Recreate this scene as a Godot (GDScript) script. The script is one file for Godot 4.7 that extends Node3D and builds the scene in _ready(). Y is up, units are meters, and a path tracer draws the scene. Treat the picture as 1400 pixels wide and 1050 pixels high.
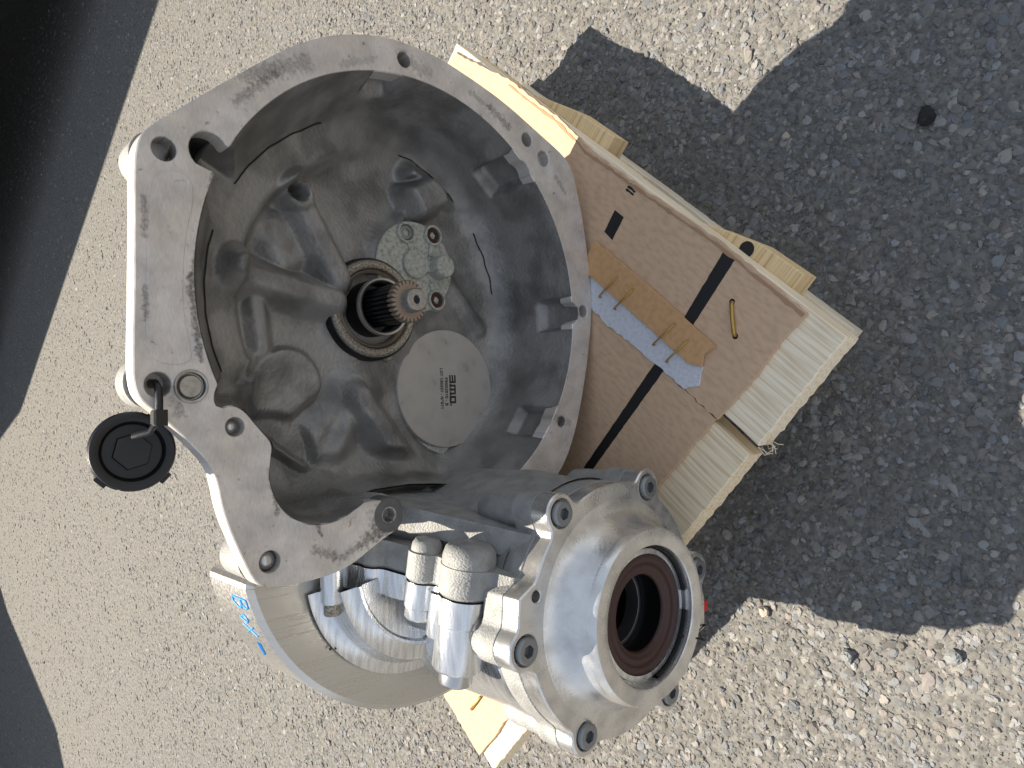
extends Node3D
# A bare aluminium gearbox on a small pallet, on sunlit tarmac. Metres; parts of the gearbox are written in mm (x right, y up, z towards the viewer).

const MM := 0.001
var rng := RandomNumberGenerator.new()
var M := {}
var grp := 0

func _ready():
	rng.seed = 7
	var up_v := Vector3(0, 0.6984, -0.7157)
	var fwd := Vector3(0, -0.7157, -0.6984)
	var cam := Camera3D.new(); cam.name = "camera"
	cam.transform = Transform3D(Basis(-up_v, Vector3(1, 0, 0), -fwd), Vector3(0, 0.62, 0))
	cam.fov = 54.87; cam.near = 0.01; cam.far = 200.0
	add_child(cam); cam.current = true
	var we := WorldEnvironment.new(); we.name = "environment"
	var env := Environment.new()
	env.background_mode = Environment.BG_SKY
	var sm := ProceduralSkyMaterial.new()
	sm.sky_top_color = Color(0.53, 0.565, 0.62); sm.sky_horizon_color = Color(0.76, 0.77, 0.78); sm.sky_curve = 0.15
	sm.ground_bottom_color = Color(0.25, 0.24, 0.22); sm.ground_horizon_color = Color(0.45, 0.45, 0.44)
	sm.sky_energy_multiplier = 1.0
	var sky := Sky.new(); sky.sky_material = sm; env.sky = sky
	env.ambient_light_source = Environment.AMBIENT_SOURCE_SKY
	env.tonemap_mode = Environment.TONE_MAPPER_LINEAR
	env.tonemap_exposure = 2.3
	env.sdfgi_enabled = true; env.ssao_enabled = true; env.ssil_enabled = true
	we.environment = env; add_child(we)
	var sun := DirectionalLight3D.new(); sun.name = "sun"
	sun.light_energy = 1.6; sun.light_color = Color(1.0, 0.955, 0.885); sun.light_angular_distance = 0.5; sun.shadow_enabled = true
	sun.basis = Basis.looking_at(Vector3(0.26, -1.0, 0.71).normalized(), Vector3(0, 0, -1))
	add_child(sun)
	make_materials()
	ground()
	vans()
	pallet()
	sheets()
	gearbox()
	loose()

# ---------------------------------------------------------------- helpers
func numbered(parent: Node, called: String) -> String:
	if not parent.has_node(called): return called
	var i := 1
	while parent.has_node("%s_%03d" % [called, i]): i += 1
	return "%s_%03d" % [called, i]

func S() -> SurfaceTool:
	var st := SurfaceTool.new(); st.begin(Mesh.PRIMITIVE_TRIANGLES); grp = 0
	return st

func obj(called: String, st: SurfaceTool, m: Material, parent: Node = self) -> MeshInstance3D:
	st.generate_normals(); st.index()
	var o := MeshInstance3D.new(); o.mesh = st.commit(); o.material_override = m
	o.name = numbered(parent, called); parent.add_child(o, true)
	return o

func thing(called: String, label: String, category: String, group := "") -> Node3D:
	var o := Node3D.new(); o.name = numbered(self, called); add_child(o, true)
	tag(o, label, category, group)
	return o

func tag(o: Node, label: String, category: String, group := ""):
	o.set_meta("label", label); o.set_meta("category", category)
	if group: o.set_meta("group", group)

func tri(st: SurfaceTool, a: Vector3, b: Vector3, c: Vector3):
	for p in [a, b, c]:
		st.set_uv(Vector2((p.x + 0.2) / 0.4, (0.38 - p.y) / 0.4)); st.add_vertex(p)

func quad(st: SurfaceTool, a: Vector3, b: Vector3, c: Vector3, d: Vector3):   # counter-clockwise seen from outside
	tri(st, a, c, b); tri(st, a, d, c)

# rings: list of [radii (float or array of n), z, hard edge after it]; from back to front, in mm; xf places the axis
func rings(st: SurfaceTool, list: Array, n := 48, xf := Transform3D.IDENTITY, a0 := 0.0, a1 := TAU, cap := true, cx := 0.0, cy := 0.0):
	var full := is_equal_approx(a1 - a0, TAU)
	var pts := []
	for r in list:
		var row := PackedVector3Array()
		for i in n + 1:
			var k := i % n if full else i
			var a := a0 + (a1 - a0) * k / n
			var rad: float = r[0][k % n] if r[0] is PackedFloat32Array else r[0]
			row.append(xf * (Vector3(cx + rad * cos(a), cy + rad * sin(a), r[1]) * MM))
		pts.append(row)
	grp += 1
	for j in list.size() - 1:
		st.set_smooth_group(grp)
		for i in n:
			var a: Vector3 = pts[j][i]; var b: Vector3 = pts[j][i + 1]; var c: Vector3 = pts[j + 1][i + 1]; var d: Vector3 = pts[j + 1][i]
			if a.distance_squared_to(b) > 1e-13: tri(st, a, c, b)
			if d.distance_squared_to(c) > 1e-13: tri(st, a, d, c)
		if not (list[j + 1].size() > 2 and list[j + 1][2] == 0): grp += 1
	if cap:
		var z: float = list[-1][1]
		var o := xf * (Vector3(cx, cy, z) * MM)
		st.set_smooth_group(grp)
		for i in n:
			if pts[-1][i].distance_squared_to(pts[-1][i + 1]) > 1e-13: tri(st, pts[-1][i], o, pts[-1][i + 1])

func along(at: Vector3, dir: Vector3) -> Transform3D:   # frame whose z runs along dir; at in mm
	var z := dir.normalized()
	var x := (Vector3.UP if absf(z.y) < 0.9 else Vector3.RIGHT).cross(z).normalized()
	return Transform3D(Basis(x, z.cross(x), z), at * MM)

func hexr(n: int, flat: float, turn := 0.0) -> PackedFloat32Array:
	var r := PackedFloat32Array()
	for i in n:
		var a := fposmod(TAU * i / n + turn, TAU / 6.0) - TAU / 12.0
		r.append(flat / cos(a))
	return r

func circle(c: Vector2, r: float, n := 28, a0 := 0.0) -> PackedVector2Array:
	var p := PackedVector2Array()
	for i in n: p.append(c + Vector2.from_angle(a0 + TAU * i / n) * r)
	return p

func ccw(p: PackedVector2Array) -> PackedVector2Array:
	var q := p.duplicate()
	if Geometry2D.is_polygon_clockwise(q): q.reverse()   # y up
	var a := 0.0
	for i in q.size(): a += q[i].cross(q[(i + 1) % q.size()])
	if a < 0: q.reverse()
	return q

func chaikin(p: PackedVector2Array, times := 2) -> PackedVector2Array:
	for t in times:
		var q := PackedVector2Array()
		for i in p.size():
			var a := p[i]; var b := p[(i + 1) % p.size()]
			q.append(a.lerp(b, 0.25)); q.append(a.lerp(b, 0.75))
		p = q
	return p

func tidy(p: PackedVector2Array, least := 0.25) -> PackedVector2Array:
	var q := PackedVector2Array()
	for v in p:
		if q.is_empty() or q[-1].distance_to(v) > least: q.append(v)
	if q.size() > 2 and q[0].distance_to(q[-1]) < least: q.remove_at(q.size() - 1)
	return q

func round_poly(p: PackedVector2Array, r_out: float, r_in: float) -> PackedVector2Array:   # rounds outer corners by r_out and inner ones by r_in
	var q := p
	for d in [r_in, -r_in, -r_out, r_out]:
		var list := Geometry2D.offset_polygon(q, d, Geometry2D.JOIN_ROUND)
		var best := -1.0
		for l in list:
			var a := absf(area(l))
			if a > best and not Geometry2D.is_polygon_clockwise(l) or best < 0: best = a; q = l
	return tidy(q, 0.3)

func area(p: PackedVector2Array) -> float:
	var a := 0.0
	for i in p.size(): a += p[i].cross(p[(i + 1) % p.size()]) / 2.0
	return a

func union(list: Array) -> PackedVector2Array:
	var q: PackedVector2Array = list[0]
	for i in range(1, list.size()):
		var out := Geometry2D.merge_polygons(q, list[i])
		var best := -1.0
		for l in out:
			if absf(area(l)) > best: best = absf(area(l)); q = l
	return q

func minus(p: PackedVector2Array, c: PackedVector2Array) -> PackedVector2Array:
	var best := -1.0; var q := p
	for l in Geometry2D.clip_polygons(p, c):
		if absf(area(l)) > best: best = absf(area(l)); q = l
	return q

func inset(p: PackedVector2Array, b: float) -> PackedVector2Array:   # p counter-clockwise; b > 0 moves inwards
	var q := PackedVector2Array(); var n := p.size()
	for i in n:
		var d0 := (p[i] - p[(i + n - 1) % n]).normalized(); var d1 := (p[(i + 1) % n] - p[i]).normalized()
		var n0 := Vector2(-d0.y, d0.x); var n1 := Vector2(-d1.y, d1.x)
		var m := n0 + n1
		m = m / maxf(m.length_squared() / 2.0, 0.4) if m.length() > 0.01 else n0
		q.append(p[i] + m * b)
	return q

func bridge(outer: PackedVector2Array, holes: Array) -> PackedVector2Array:
	var p := outer.duplicate()
	var order := holes.duplicate()
	order.sort_custom(func(a, b): return maxx(a) > maxx(b))
	for h in order:
		var bi := 0; var bj := 0; var pairs := []
		for j in range(0, h.size(), 2):
			for i in p.size():
				if absf(p[i].x - h[j].x) < 40.0: pairs.append([p[i].distance_squared_to(h[j]), i, j])
		pairs.sort_custom(func(a, b): return a[0] < b[0])
		for c in pairs:
			if clear(p, order, p[c[1]], h[c[2]]): bi = c[1]; bj = c[2]; break
		var q := PackedVector2Array()
		for i in bi + 1: q.append(p[i])
		for j in h.size() + 1: q.append(h[(bj - j + h.size() * 2) % h.size()])
		for i in range(bi, p.size()): q.append(p[i])
		p = q
	return p

func dense(p: PackedVector2Array, step: float) -> PackedVector2Array:
	var q := PackedVector2Array()
	for i in p.size():
		var a := p[i]; var b := p[(i + 1) % p.size()]
		var n := maxi(1, int(ceil(a.distance_to(b) / step)))
		for k in n: q.append(a.lerp(b, float(k) / n))
	return q

func maxx(h: PackedVector2Array) -> float:
	var m := -INF
	for v in h: m = maxf(m, v.x)
	return m

func clear(p: PackedVector2Array, _holes: Array, a: Vector2, b: Vector2) -> bool:
	var a2 := a.lerp(b, 0.02); var b2 := a.lerp(b, 0.98)
	for i in p.size():
		if Geometry2D.segment_intersects_segment(a2, b2, p[i], p[(i + 1) % p.size()]) != null: return false
	return true

# plate: polygon (mm, counter-clockwise) from z0 to z1 with a chamfer round its front edge; holes are circles [centre, radius, depth or -1 for through]
func plate(st: SurfaceTool, poly: PackedVector2Array, z0: float, z1: float, bev := 0.6, holes: Array = [], xf := Transform3D.IDENTITY, back := false):
	var p := ccw(tidy(poly))
	var top := inset(p, bev)
	var hp := []
	for h in holes: hp.append(circle(h[0], h[1] + bev * 0.7, 72 if h[1] > 20 else 22))
	var capp := bridge(top, hp) if hp else top
	var idx := Geometry2D.triangulate_polygon(capp)
	if idx.is_empty():   # the outline folds somewhere: triangulate the points and keep what lies inside
		var around := 0.0
		for i in top.size(): around += top[i].distance_to(top[(i + 1) % top.size()])
		capp = dense(top, maxf(3.0, around / 500.0))
		for h in hp: capp.append_array(h)
		for i in Geometry2D.triangulate_delaunay(capp): idx.append(i)
		var kept := PackedInt32Array()
		for t in range(0, idx.size(), 3):
			var c := (capp[idx[t]] + capp[idx[t + 1]] + capp[idx[t + 2]]) / 3.0
			var inside := Geometry2D.is_point_in_polygon(c, p)
			for h in hp: inside = inside and not Geometry2D.is_point_in_polygon(c, h)
			if inside: kept.append_array([idx[t], idx[t + 1], idx[t + 2]])
		idx = kept
	grp += 1; st.set_smooth_group(grp)
	for t in range(0, idx.size(), 3):
		var a := capp[idx[t]]; var b := capp[idx[t + 1]]; var c := capp[idx[t + 2]]
		if (b - a).cross(c - a) > 0: var s := b; b = c; c = s
		tri(st, xf * (Vector3(a.x, a.y, z1) * MM), xf * (Vector3(b.x, b.y, z1) * MM), xf * (Vector3(c.x, c.y, z1) * MM))
	if back:
		var bi := Geometry2D.triangulate_polygon(p)
		grp += 1; st.set_smooth_group(grp)
		for t in range(0, bi.size(), 3):
			var a := p[bi[t]]; var b := p[bi[t + 1]]; var c := p[bi[t + 2]]
			if (b - a).cross(c - a) < 0: var s := b; b = c; c = s
			tri(st, xf * (Vector3(a.x, a.y, z0) * MM), xf * (Vector3(b.x, b.y, z0) * MM), xf * (Vector3(c.x, c.y, z0) * MM))
	var layers := [[p, z0, p, z1 - bev], [p, z1 - bev, top, z1]] if bev > 0 else [[p, z0, p, z1]]
	for l in layers: wall(st, l[0], l[1], l[2], l[3], xf)
	for h in holes:
		var hn := 72 if h[1] > 20 else 22
		var big := circle(h[0], h[1] + bev * 0.7, hn); var small := circle(h[0], h[1], hn)
		big.reverse(); small.reverse()
		wall(st, small, z1 - bev * 0.7, big, z1, xf)
		var d: float = h[2] if h[2] > 0 else z1 - z0
		wall(st, small, z1 - d, small, z1 - bev * 0.7, xf)
		if h[2] > 0:
			grp += 1; st.set_smooth_group(grp)
			for i in small.size():
				var a := small[i]; var b := small[(i + 1) % small.size()]
				tri(st, xf * (Vector3(a.x, a.y, z1 - d) * MM), xf * (Vector3(b.x, b.y, z1 - d) * MM), xf * (Vector3(h[0].x, h[0].y, z1 - d) * MM))

func wall(st: SurfaceTool, p0: PackedVector2Array, z0: float, p1: PackedVector2Array, z1: float, xf: Transform3D):
	var n := p0.size()
	grp += 1
	for i in n:
		var j := (i + 1) % n
		st.set_smooth_group(grp)
		quad(st, xf * (Vector3(p0[i].x, p0[i].y, z0) * MM), xf * (Vector3(p0[j].x, p0[j].y, z0) * MM), xf * (Vector3(p1[j].x, p1[j].y, z1) * MM), xf * (Vector3(p1[i].x, p1[i].y, z1) * MM))
		if absf((p0[j] - p0[i]).angle_to(p0[(j + 1) % n] - p0[j])) > 0.55: grp += 1

func tube(st: SurfaceTool, path: PackedVector3Array, r: float, n := 8, flat := 1.0):   # metres
	var rows := []
	for i in path.size():
		var d := (path[mini(i + 1, path.size() - 1)] - path[maxi(i - 1, 0)]).normalized()
		var x := (Vector3.UP if absf(d.y) < 0.9 else Vector3.RIGHT).cross(d).normalized()
		var y := d.cross(x)
		var row := PackedVector3Array()
		for k in n: row.append(path[i] + (x * cos(TAU * k / n) + y * sin(TAU * k / n) * flat) * r)
		rows.append(row)
	grp += 1; st.set_smooth_group(grp)
	for i in rows.size() - 1:
		for k in n: quad(st, rows[i][k], rows[i][(k + 1) % n], rows[i + 1][(k + 1) % n], rows[i + 1][k])
	grp += 1; st.set_smooth_group(grp)
	for k in n:
		tri(st, rows[0][k], rows[0][(k + 1) % n], path[0])
		tri(st, rows[-1][(k + 1) % n], rows[-1][k], path[-1])

func bar(st: SurfaceTool, lo: Vector3, hi: Vector3, bev: float, xf := Transform3D.IDENTITY):   # a box in mm, its upper edges chamfered; y is up
	var t := xf * Transform3D(Basis(Vector3(1, 0, 0), Vector3(0, 0, -1), Vector3(0, 1, 0)), Vector3.ZERO)   # plate's z becomes y
	plate(st, PackedVector2Array([Vector2(lo.x, -hi.z), Vector2(hi.x, -hi.z), Vector2(hi.x, -lo.z), Vector2(lo.x, -lo.z)]), lo.y, hi.y, bev, [], t, true)

func smooth_noise(f: float, octaves := 4, s := 1, cell := false) -> FastNoiseLite:
	var n := FastNoiseLite.new(); n.seed = s; n.frequency = f; n.fractal_octaves = octaves
	n.noise_type = FastNoiseLite.TYPE_CELLULAR if cell else FastNoiseLite.TYPE_SIMPLEX_SMOOTH
	return n

func ntex(f: float, octaves: int, cols: Array, s := 1, size := 512, normal := 0.0, cell := false) -> NoiseTexture2D:
	var t := NoiseTexture2D.new(); t.width = size; t.height = size; t.seamless = true; t.noise = smooth_noise(f, octaves, s, cell)
	if normal > 0: t.as_normal_map = true; t.bump_strength = normal
	else:
		var g := Gradient.new(); var o := PackedFloat32Array(); var c := PackedColorArray()
		for i in cols.size(): o.append(cols[i][0]); c.append(cols[i][1])
		g.offsets = o; g.colors = c; t.color_ramp = g
	return t

func grey(v: float, tint := Color.WHITE) -> Color: return Color(v * tint.r, v * tint.g, v * tint.b)

func mat(called: String, col: Color, rough: float, metal := 0.0, tex: Texture2D = null, scale := Vector3.ONE, nrm: Texture2D = null, nscale := 1.0, rtex: Texture2D = null) -> StandardMaterial3D:
	var m := StandardMaterial3D.new(); m.resource_name = called; m.albedo_color = col; m.roughness = rough; m.metallic = metal
	m.uv1_triplanar = true; m.uv1_scale = scale; m.uv1_triplanar_sharpness = 6.0
	if tex: m.albedo_texture = tex
	if nrm: m.normal_enabled = true; m.normal_texture = nrm; m.normal_scale = nscale
	if rtex: m.roughness_texture = rtex; m.roughness_texture_channel = BaseMaterial3D.TEXTURE_CHANNEL_RED
	M[called] = m
	return m

func make_materials():
	var grain := ntex(0.12, 3, [], 3, 512, 5.0)
	var lines := ntex(0.05, 4, [], 9, 512, 3.0)
	var blotch := ntex(0.012, 5, [[0.0, grey(0.84)], [0.42, grey(0.93)], [0.6, grey(0.97)], [1.0, grey(1.0)]], 21)
	var grime := ntex(0.01, 6, [[0.0, grey(0.68)], [0.36, grey(0.83)], [0.55, grey(0.95)], [1.0, grey(1.0)]], 33)
	var rough_t := ntex(0.02, 5, [[0.0, grey(0.5)], [0.5, grey(0.8)], [1.0, grey(1.0)]], 5)
	mat("cast inside", Color(0.565, 0.555, 0.54), 0.64, 0.35, grime, Vector3.ONE * 4.3, grain, 0.16, rough_t)
	mat("cast outside", Color(0.60, 0.60, 0.59), 0.72, 0.4, blotch, Vector3.ONE * 9.0, grain, 0.35)
	mat("machined", Color(0.88, 0.885, 0.89), 0.33, 0.88, blotch, Vector3(4, 40, 40), lines, 0.22, rough_t)
	mat("machined disc", Color(0.74, 0.73, 0.71), 0.40, 0.8, null, Vector3(30, 1.2, 30), lines, 0.09, rough_t)
	mat("dirty cast", Color(0.40, 0.39, 0.385), 0.7, 0.3, blotch, Vector3.ONE * 12.0, grain, 0.3)
	mat("pad", Color(0.81, 0.81, 0.81), 0.62, 0.4, blotch, Vector3(3, 12, 3))
	mat("cover", Color(0.85, 0.845, 0.835), 0.38, 0.85, blotch, Vector3.ONE * 7.0, grain, 0.05, rough_t)
	mat("steel", Color(0.68, 0.67, 0.65), 0.4, 0.85, blotch, Vector3.ONE * 30.0)
	mat("bright steel", Color(0.72, 0.72, 0.72), 0.28, 0.95)
	mat("worn steel", Color(0.66, 0.64, 0.60), 0.55, 0.5, ntex(0.06, 5, [[0.0, grey(0.5)], [0.4, Color(0.80, 0.75, 0.68)], [0.6, grey(0.95)], [1.0, grey(1.0)]], 61), Vector3.ONE * 16.0, grain, 0.15)
	mat("gear steel", Color(0.60, 0.54, 0.48), 0.5, 0.7)
	mat("spline steel", Color(0.17, 0.17, 0.18), 0.35, 0.7)
	mat("bolt", Color(0.52, 0.53, 0.54), 0.42, 0.75)
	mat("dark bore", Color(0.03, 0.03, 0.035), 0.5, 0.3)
	mat("rust", Color(0.24, 0.13, 0.09), 0.8, 0.2)
	mat("pump cover", Color(0.72, 0.72, 0.68), 0.65, 0.35, ntex(0.03, 5, [[0.0, grey(0.62)], [0.4, grey(0.86)], [1.0, grey(1.0)]], 71), Vector3.ONE * 14.0, grain, 0.2)
	mat("seal", Color(0.215, 0.115, 0.10), 0.5, 0.0)
	mat("black plastic", Color(0.028, 0.03, 0.036), 0.42, 0.0, null, Vector3.ONE * 20, grain, 0.15)
	mat("black print", Color(0.05, 0.05, 0.055), 0.6)
	mat("grey print", Color(0.15, 0.15, 0.16), 0.6)
	mat("grey small print", Color(0.30, 0.30, 0.31), 0.6)
	mat("grime", Color(0.09, 0.085, 0.085), 0.8)
	mat("blue marker", Color(0.05, 0.50, 0.78), 0.5)
	mat("red", Color(0.72, 0.06, 0.04), 0.5)
	mat("brass", Color(0.72, 0.60, 0.32), 0.35, 0.8)
	var fibre := ntex(0.05, 5, [[0.0, Color(0.88, 0.87, 0.86)], [0.5, Color(0.96, 0.955, 0.95)], [1.0, Color(1, 1, 1)]], 44)
	var flute := ntex(0.03, 2, [], 15, 512, 2.0)
	mat("cardboard", Color(0.79, 0.67, 0.55), 0.9, 0.0, fibre, Vector3(8, 8, 3), flute, 0.07)
	mat("cardboard edge", Color(0.66, 0.53, 0.41), 0.95, 0.0, fibre, Vector3(60, 60, 8))
	mat("strip card", Color(0.78, 0.61, 0.43), 0.85, 0.0, fibre, Vector3(6, 6, 6))
	mat("white liner", Color(0.80, 0.81, 0.84), 0.85, 0.0, fibre, Vector3(10, 10, 10))
	var woodt := ntex(0.018, 5, [[0.0, Color(0.80, 0.72, 0.63)], [0.32, Color(0.92, 0.87, 0.79)], [0.5, Color(0.96, 0.935, 0.88)], [0.75, Color(1, 0.97, 0.92)], [1.0, Color(0.87, 0.80, 0.70)]], 55)
	for k in 3:
		var w := mat("wood %d" % k, [Color(0.95, 0.92, 0.86), Color(0.93, 0.885, 0.80), Color(0.945, 0.91, 0.835)][k], 0.8, 0.0, woodt, Vector3(30, 30, 1.1), lines, 0.08)
		w.uv1_offset = Vector3(0.37 * k, 0.21 * k, 0.13 * k)
	mat("wood across", Color(0.90, 0.82, 0.67), 0.85, 0.0, woodt, Vector3(1.1, 30, 30), lines, 0.1)
	mat("van paint", Color(0.05, 0.055, 0.065), 0.35, 0.2)
	mat("van glass", Color(0.03, 0.035, 0.04), 0.1, 0.0)
	mat("tyre", Color(0.03, 0.03, 0.03), 0.85)
	flange_material()

# stains and scuffs on the machined flange face, in its own plane (mm -> pixels)
func flange_material():
	var n1 := smooth_noise(0.02, 5, 101); var n2 := smooth_noise(0.12, 4, 102); var n3 := smooth_noise(0.35, 2, 103)
	var marks := [   # [from, to, width, strength]
		[Vector2(-110, 290), Vector2(-135, 286), 2.2, 0.75], [Vector2(-103, 277), Vector2(-128, 268), 3.0, 0.7], [Vector2(-128, 268), Vector2(-152, 258), 1.8, 0.8],
		[Vector2(-160, 262), Vector2(-166, 250), 4.0, 0.6], [Vector2(-168, 246), Vector2(-162, 232), 3.5, 0.55], [Vector2(-150, 209), Vector2(-160, 228), 6.0, 0.7],
		[Vector2(-145, 209), Vector2(-150, 215), 13.0, 0.55], [Vector2(60, 320), Vector2(0, 333), 2.0, 0.65], [Vector2(0, 334), Vector2(-45, 329), 2.6, 0.85],
		[Vector2(120, 300), Vector2(140, 262), 7.0, 0.45], [Vector2(104, 306), Vector2(128, 282), 4.0, 0.5], [Vector2(165, 190), Vector2(160, 170), 7.0, 0.4],
		[Vector2(150, 110), Vector2(140, 92), 4.5, 0.6], [Vector2(157, 130), Vector2(150, 112), 3.0, 0.4], [Vector2(-8, 357), Vector2(-25, 357), 2.0, 0.6],
		[Vector2(40, 357), Vector2(20, 357), 2.4, 0.55], [Vector2(-60, 347), Vector2(-75, 340), 4.0, 0.45], [Vector2(110, 40), Vector2(100, 30), 3.0, 0.45],
		[Vector2(-86, 50), Vector2(-92, 33), 4.0, 0.4], [Vector2(-115, 80), Vector2(-125, 100), 2.0, 0.5], [Vector2(156, 214), Vector2(146, 236), 4.0, 0.3]]
	var im := Image.create(800, 800, false, Image.FORMAT_RGB8)
	var ro := Image.create(800, 800, false, Image.FORMAT_RGB8)
	for j in 800:
		for i in 800:
			var p := Vector2(-200 + i * 0.5, 380 - j * 0.5)
			var v := 0.90 + 0.10 * n1.get_noise_2d(p.x * 2.0, p.y * 2.0) + 0.05 * n3.get_noise_2d(p.x * 0.5, p.y * 6.0)
			var spot := n2.get_noise_2d(p.x, p.y)
			if spot > 0.5: v -= (spot - 0.5) * 1.2
			for m in marks:
				var q := Geometry2D.get_closest_point_to_segment(p, m[0], m[1])
				var d: float = p.distance_to(q) / m[2] + 0.8 * n2.get_noise_2d(p.x * 2.0 + 50, p.y * 2.0)
				if d < 1.0: v *= 1.0 - m[3] * 0.46 * smoothstep(1.0, 0.25, d) * (0.55 + 0.45 * smoothstep(-0.25, 0.25, n3.get_noise_2d(p.x * 1.3, p.y * 1.3)))
			var warm := 0.5 + 0.5 * n1.get_noise_2d(p.x + 400, p.y)
			im.set_pixel(i, j, Color(clampf(v, 0.06, 1), clampf(v * lerpf(0.985, 0.95, warm), 0.06, 1), clampf(v * lerpf(0.985, 0.90, warm), 0.06, 1)))
			ro.set_pixel(i, j, grey(clampf(0.75 + 0.3 * n1.get_noise_2d(p.x * 3.0, p.y) + 0.25 * (0.9 - v), 0.3, 1)))
	var m := mat("flange", Color(0.84, 0.84, 0.835), 0.66, 0.4, ImageTexture.create_from_image(im), Vector3.ONE, null, 1.0, ImageTexture.create_from_image(ro))
	m.uv1_triplanar = false

# ---------------------------------------------------------------- ground
func axis_steps(lo: float, hi: float, a: float, b: float, step: float) -> PackedFloat32Array:
	var right := []; var x := b; var s := step
	while x < hi: x += s; s *= 1.12; right.append(minf(x, hi))
	var left := []; x = a; s = step
	while x > lo: x -= s; s *= 1.12; left.append(maxf(x, lo))
	left.reverse()
	var out := PackedFloat32Array(left)
	x = a
	while x < b + 0.0001: out.append(x); x += step
	out.append_array(PackedFloat32Array(right))
	return out

func ground_height(n: FastNoiseLite, f: FastNoiseLite, x: float, z: float) -> float:
	var out := maxf(maxf(-0.50 - x, x - 0.62), maxf(-1.0 - z, z + 0.07))
	var near := clampf(1.0 - out / 0.07, 0.0, 1.0)
	return (n.get_noise_2d(x * 1000, z * 1000) * 0.0018 + f.get_noise_2d(x * 1000, z * 1000) * 0.0011) * near

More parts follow.
